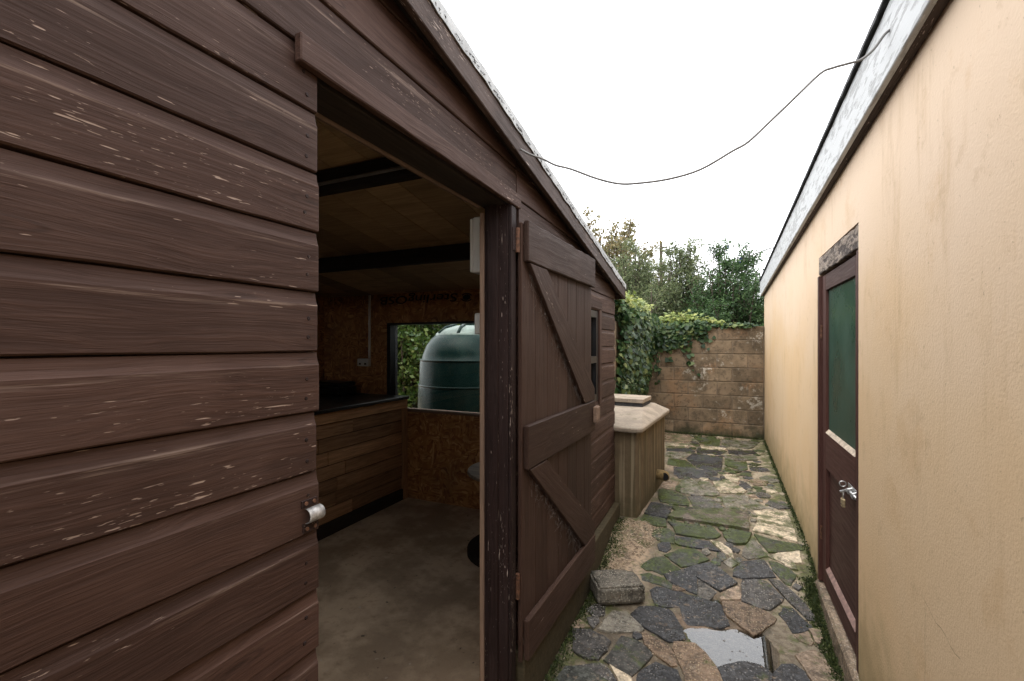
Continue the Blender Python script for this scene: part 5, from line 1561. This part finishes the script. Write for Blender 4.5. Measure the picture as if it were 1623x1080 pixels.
# runner along the coping to the right
for _ in range(230):
    x = random.uniform(-0.35, 0.50)
    P.append((x, 8.20 + random.uniform(-.03, .08), 1.795 + abs(random.gauss(0, .022)))); Nn.append((0, -.5, 1))
trails.build('stems', M['bark'], ivy)
leaf_cloud('leaves', P, 0.062, M['ivy'], ivy, aspect=0.85, shape='ivy', nrm=Nn)
# pale young growth and flower heads along the top
for _ in range(950):
    x = random.gauss(-0.62, 0.28); y = 8.22 + random.uniform(-.05, .12)
    Q.append((x, y, 1.86 + abs(random.gauss(0, .075)) * math.exp(-((x + .6) / .5) ** 2))); Qn.append((0, -.6, 1))
for _ in range(650):
    y = random.uniform(5.6, 7.4); Q.append((SX + random.uniform(-.15, .2), y, 2.06 + random.gauss(0, .05))); Qn.append((0.3, -.3, 1))
leaf_cloud('young_leaves', Q, 0.055, M['ivy_top'], ivy, aspect=0.8, shape='ivy', nrm=Qn)

# moss cushion along the sill and wall foot, crumbs of mortar, fallen bits
mo = []
for _ in range(5200):
    y = random.uniform(1.9, 3.62); k = abs(random.gauss(0, .035))
    x = WXr(y) - 0.03 - k
    mo.append((x, y, bed_z(x, y) + max(0, 0.022 - k * .35) * random.random()))
for _ in range(2600):
    y = random.uniform(3.6, 8.1); k = abs(random.gauss(0, .014)); x = WXr(y) - 0.004 - k
    mo.append((x, y, bed_z(x, y) + 0.02 * random.random()))
for _ in range(2000):
    y = random.uniform(2.0, 4.0); k = abs(random.gauss(0, .03)); x = -0.795 + k
    mo.append((x, y, bed_z(x, y) + 0.008 * random.random()))
for _ in range(1500):
    x = random.uniform(-1.0, 0.62); k = abs(random.gauss(0, .02))
    mo.append((x, 8.19 - k, bed_z(x, 8.19 - k) + 0.03 * random.random()))
ms = leaf_cloud('moss', mo, 0.016, mk_leaf('moss_tuft', [(0, (0.018, 0.030, 0.008)), (0.6, (0.040, 0.058, 0.014)), (1, (0.085, 0.10, 0.03))], 0.2, 0.8), None, aspect=0.5, up=1.2)
tag(ms, 'green moss along the foot of the rendered wall and sill', 'moss')
crm = MB()
for _ in range(2600):
    if random.random() < 0.72:
        x = -0.79 + 0.36 * random.random(); y = random.uniform(3.2, 4.0)
        if x > -0.79 + 0.10 + (y - 3.2) * 0.45: continue
        s_ = random.uniform(0.002, 0.009)
    else:
        x = random.uniform(-0.78, 0.55); y = random.uniform(2.1, 6.5); s_ = random.uniform(0.002, 0.006)
        if pdist((x, y), PUD) < 0.05: continue
    z = bed_z(x, y) + (0.004 if s_ > .006 else 0.008)
    a = random.uniform(0, 6.28); ex = Vector((math.cos(a), math.sin(a), random.uniform(-.3, .3))) * s_ * random.uniform(1, 2.2); ey = Vector((-math.sin(a), math.cos(a), random.uniform(-.3, .3))) * s_ * .6
    c = Vector((x, y, z)); up = Vector((0, 0, s_ * .5))
    crm.add([c - ex, c + ey, c + ex, c - ey, c + up, c - up * .8], [(0, 1, 4), (1, 2, 4), (2, 3, 4), (3, 0, 4), (1, 0, 5), (2, 1, 5), (3, 2, 5), (0, 3, 5)])
cm = Mat('crumbled_mortar')
cm.color(cm.ramp(cm.island(), [(0, (0.10, 0.07, 0.045)), (0.5, (0.33, 0.25, 0.17)), (1, (0.52, 0.43, 0.32))])).rough(0.95)
cro = crm.build('mortar_crumbs', cm.m); tag(cro, 'crumbled buff mortar fragments scattered beside the shed', 'rubble', kind='stuff')
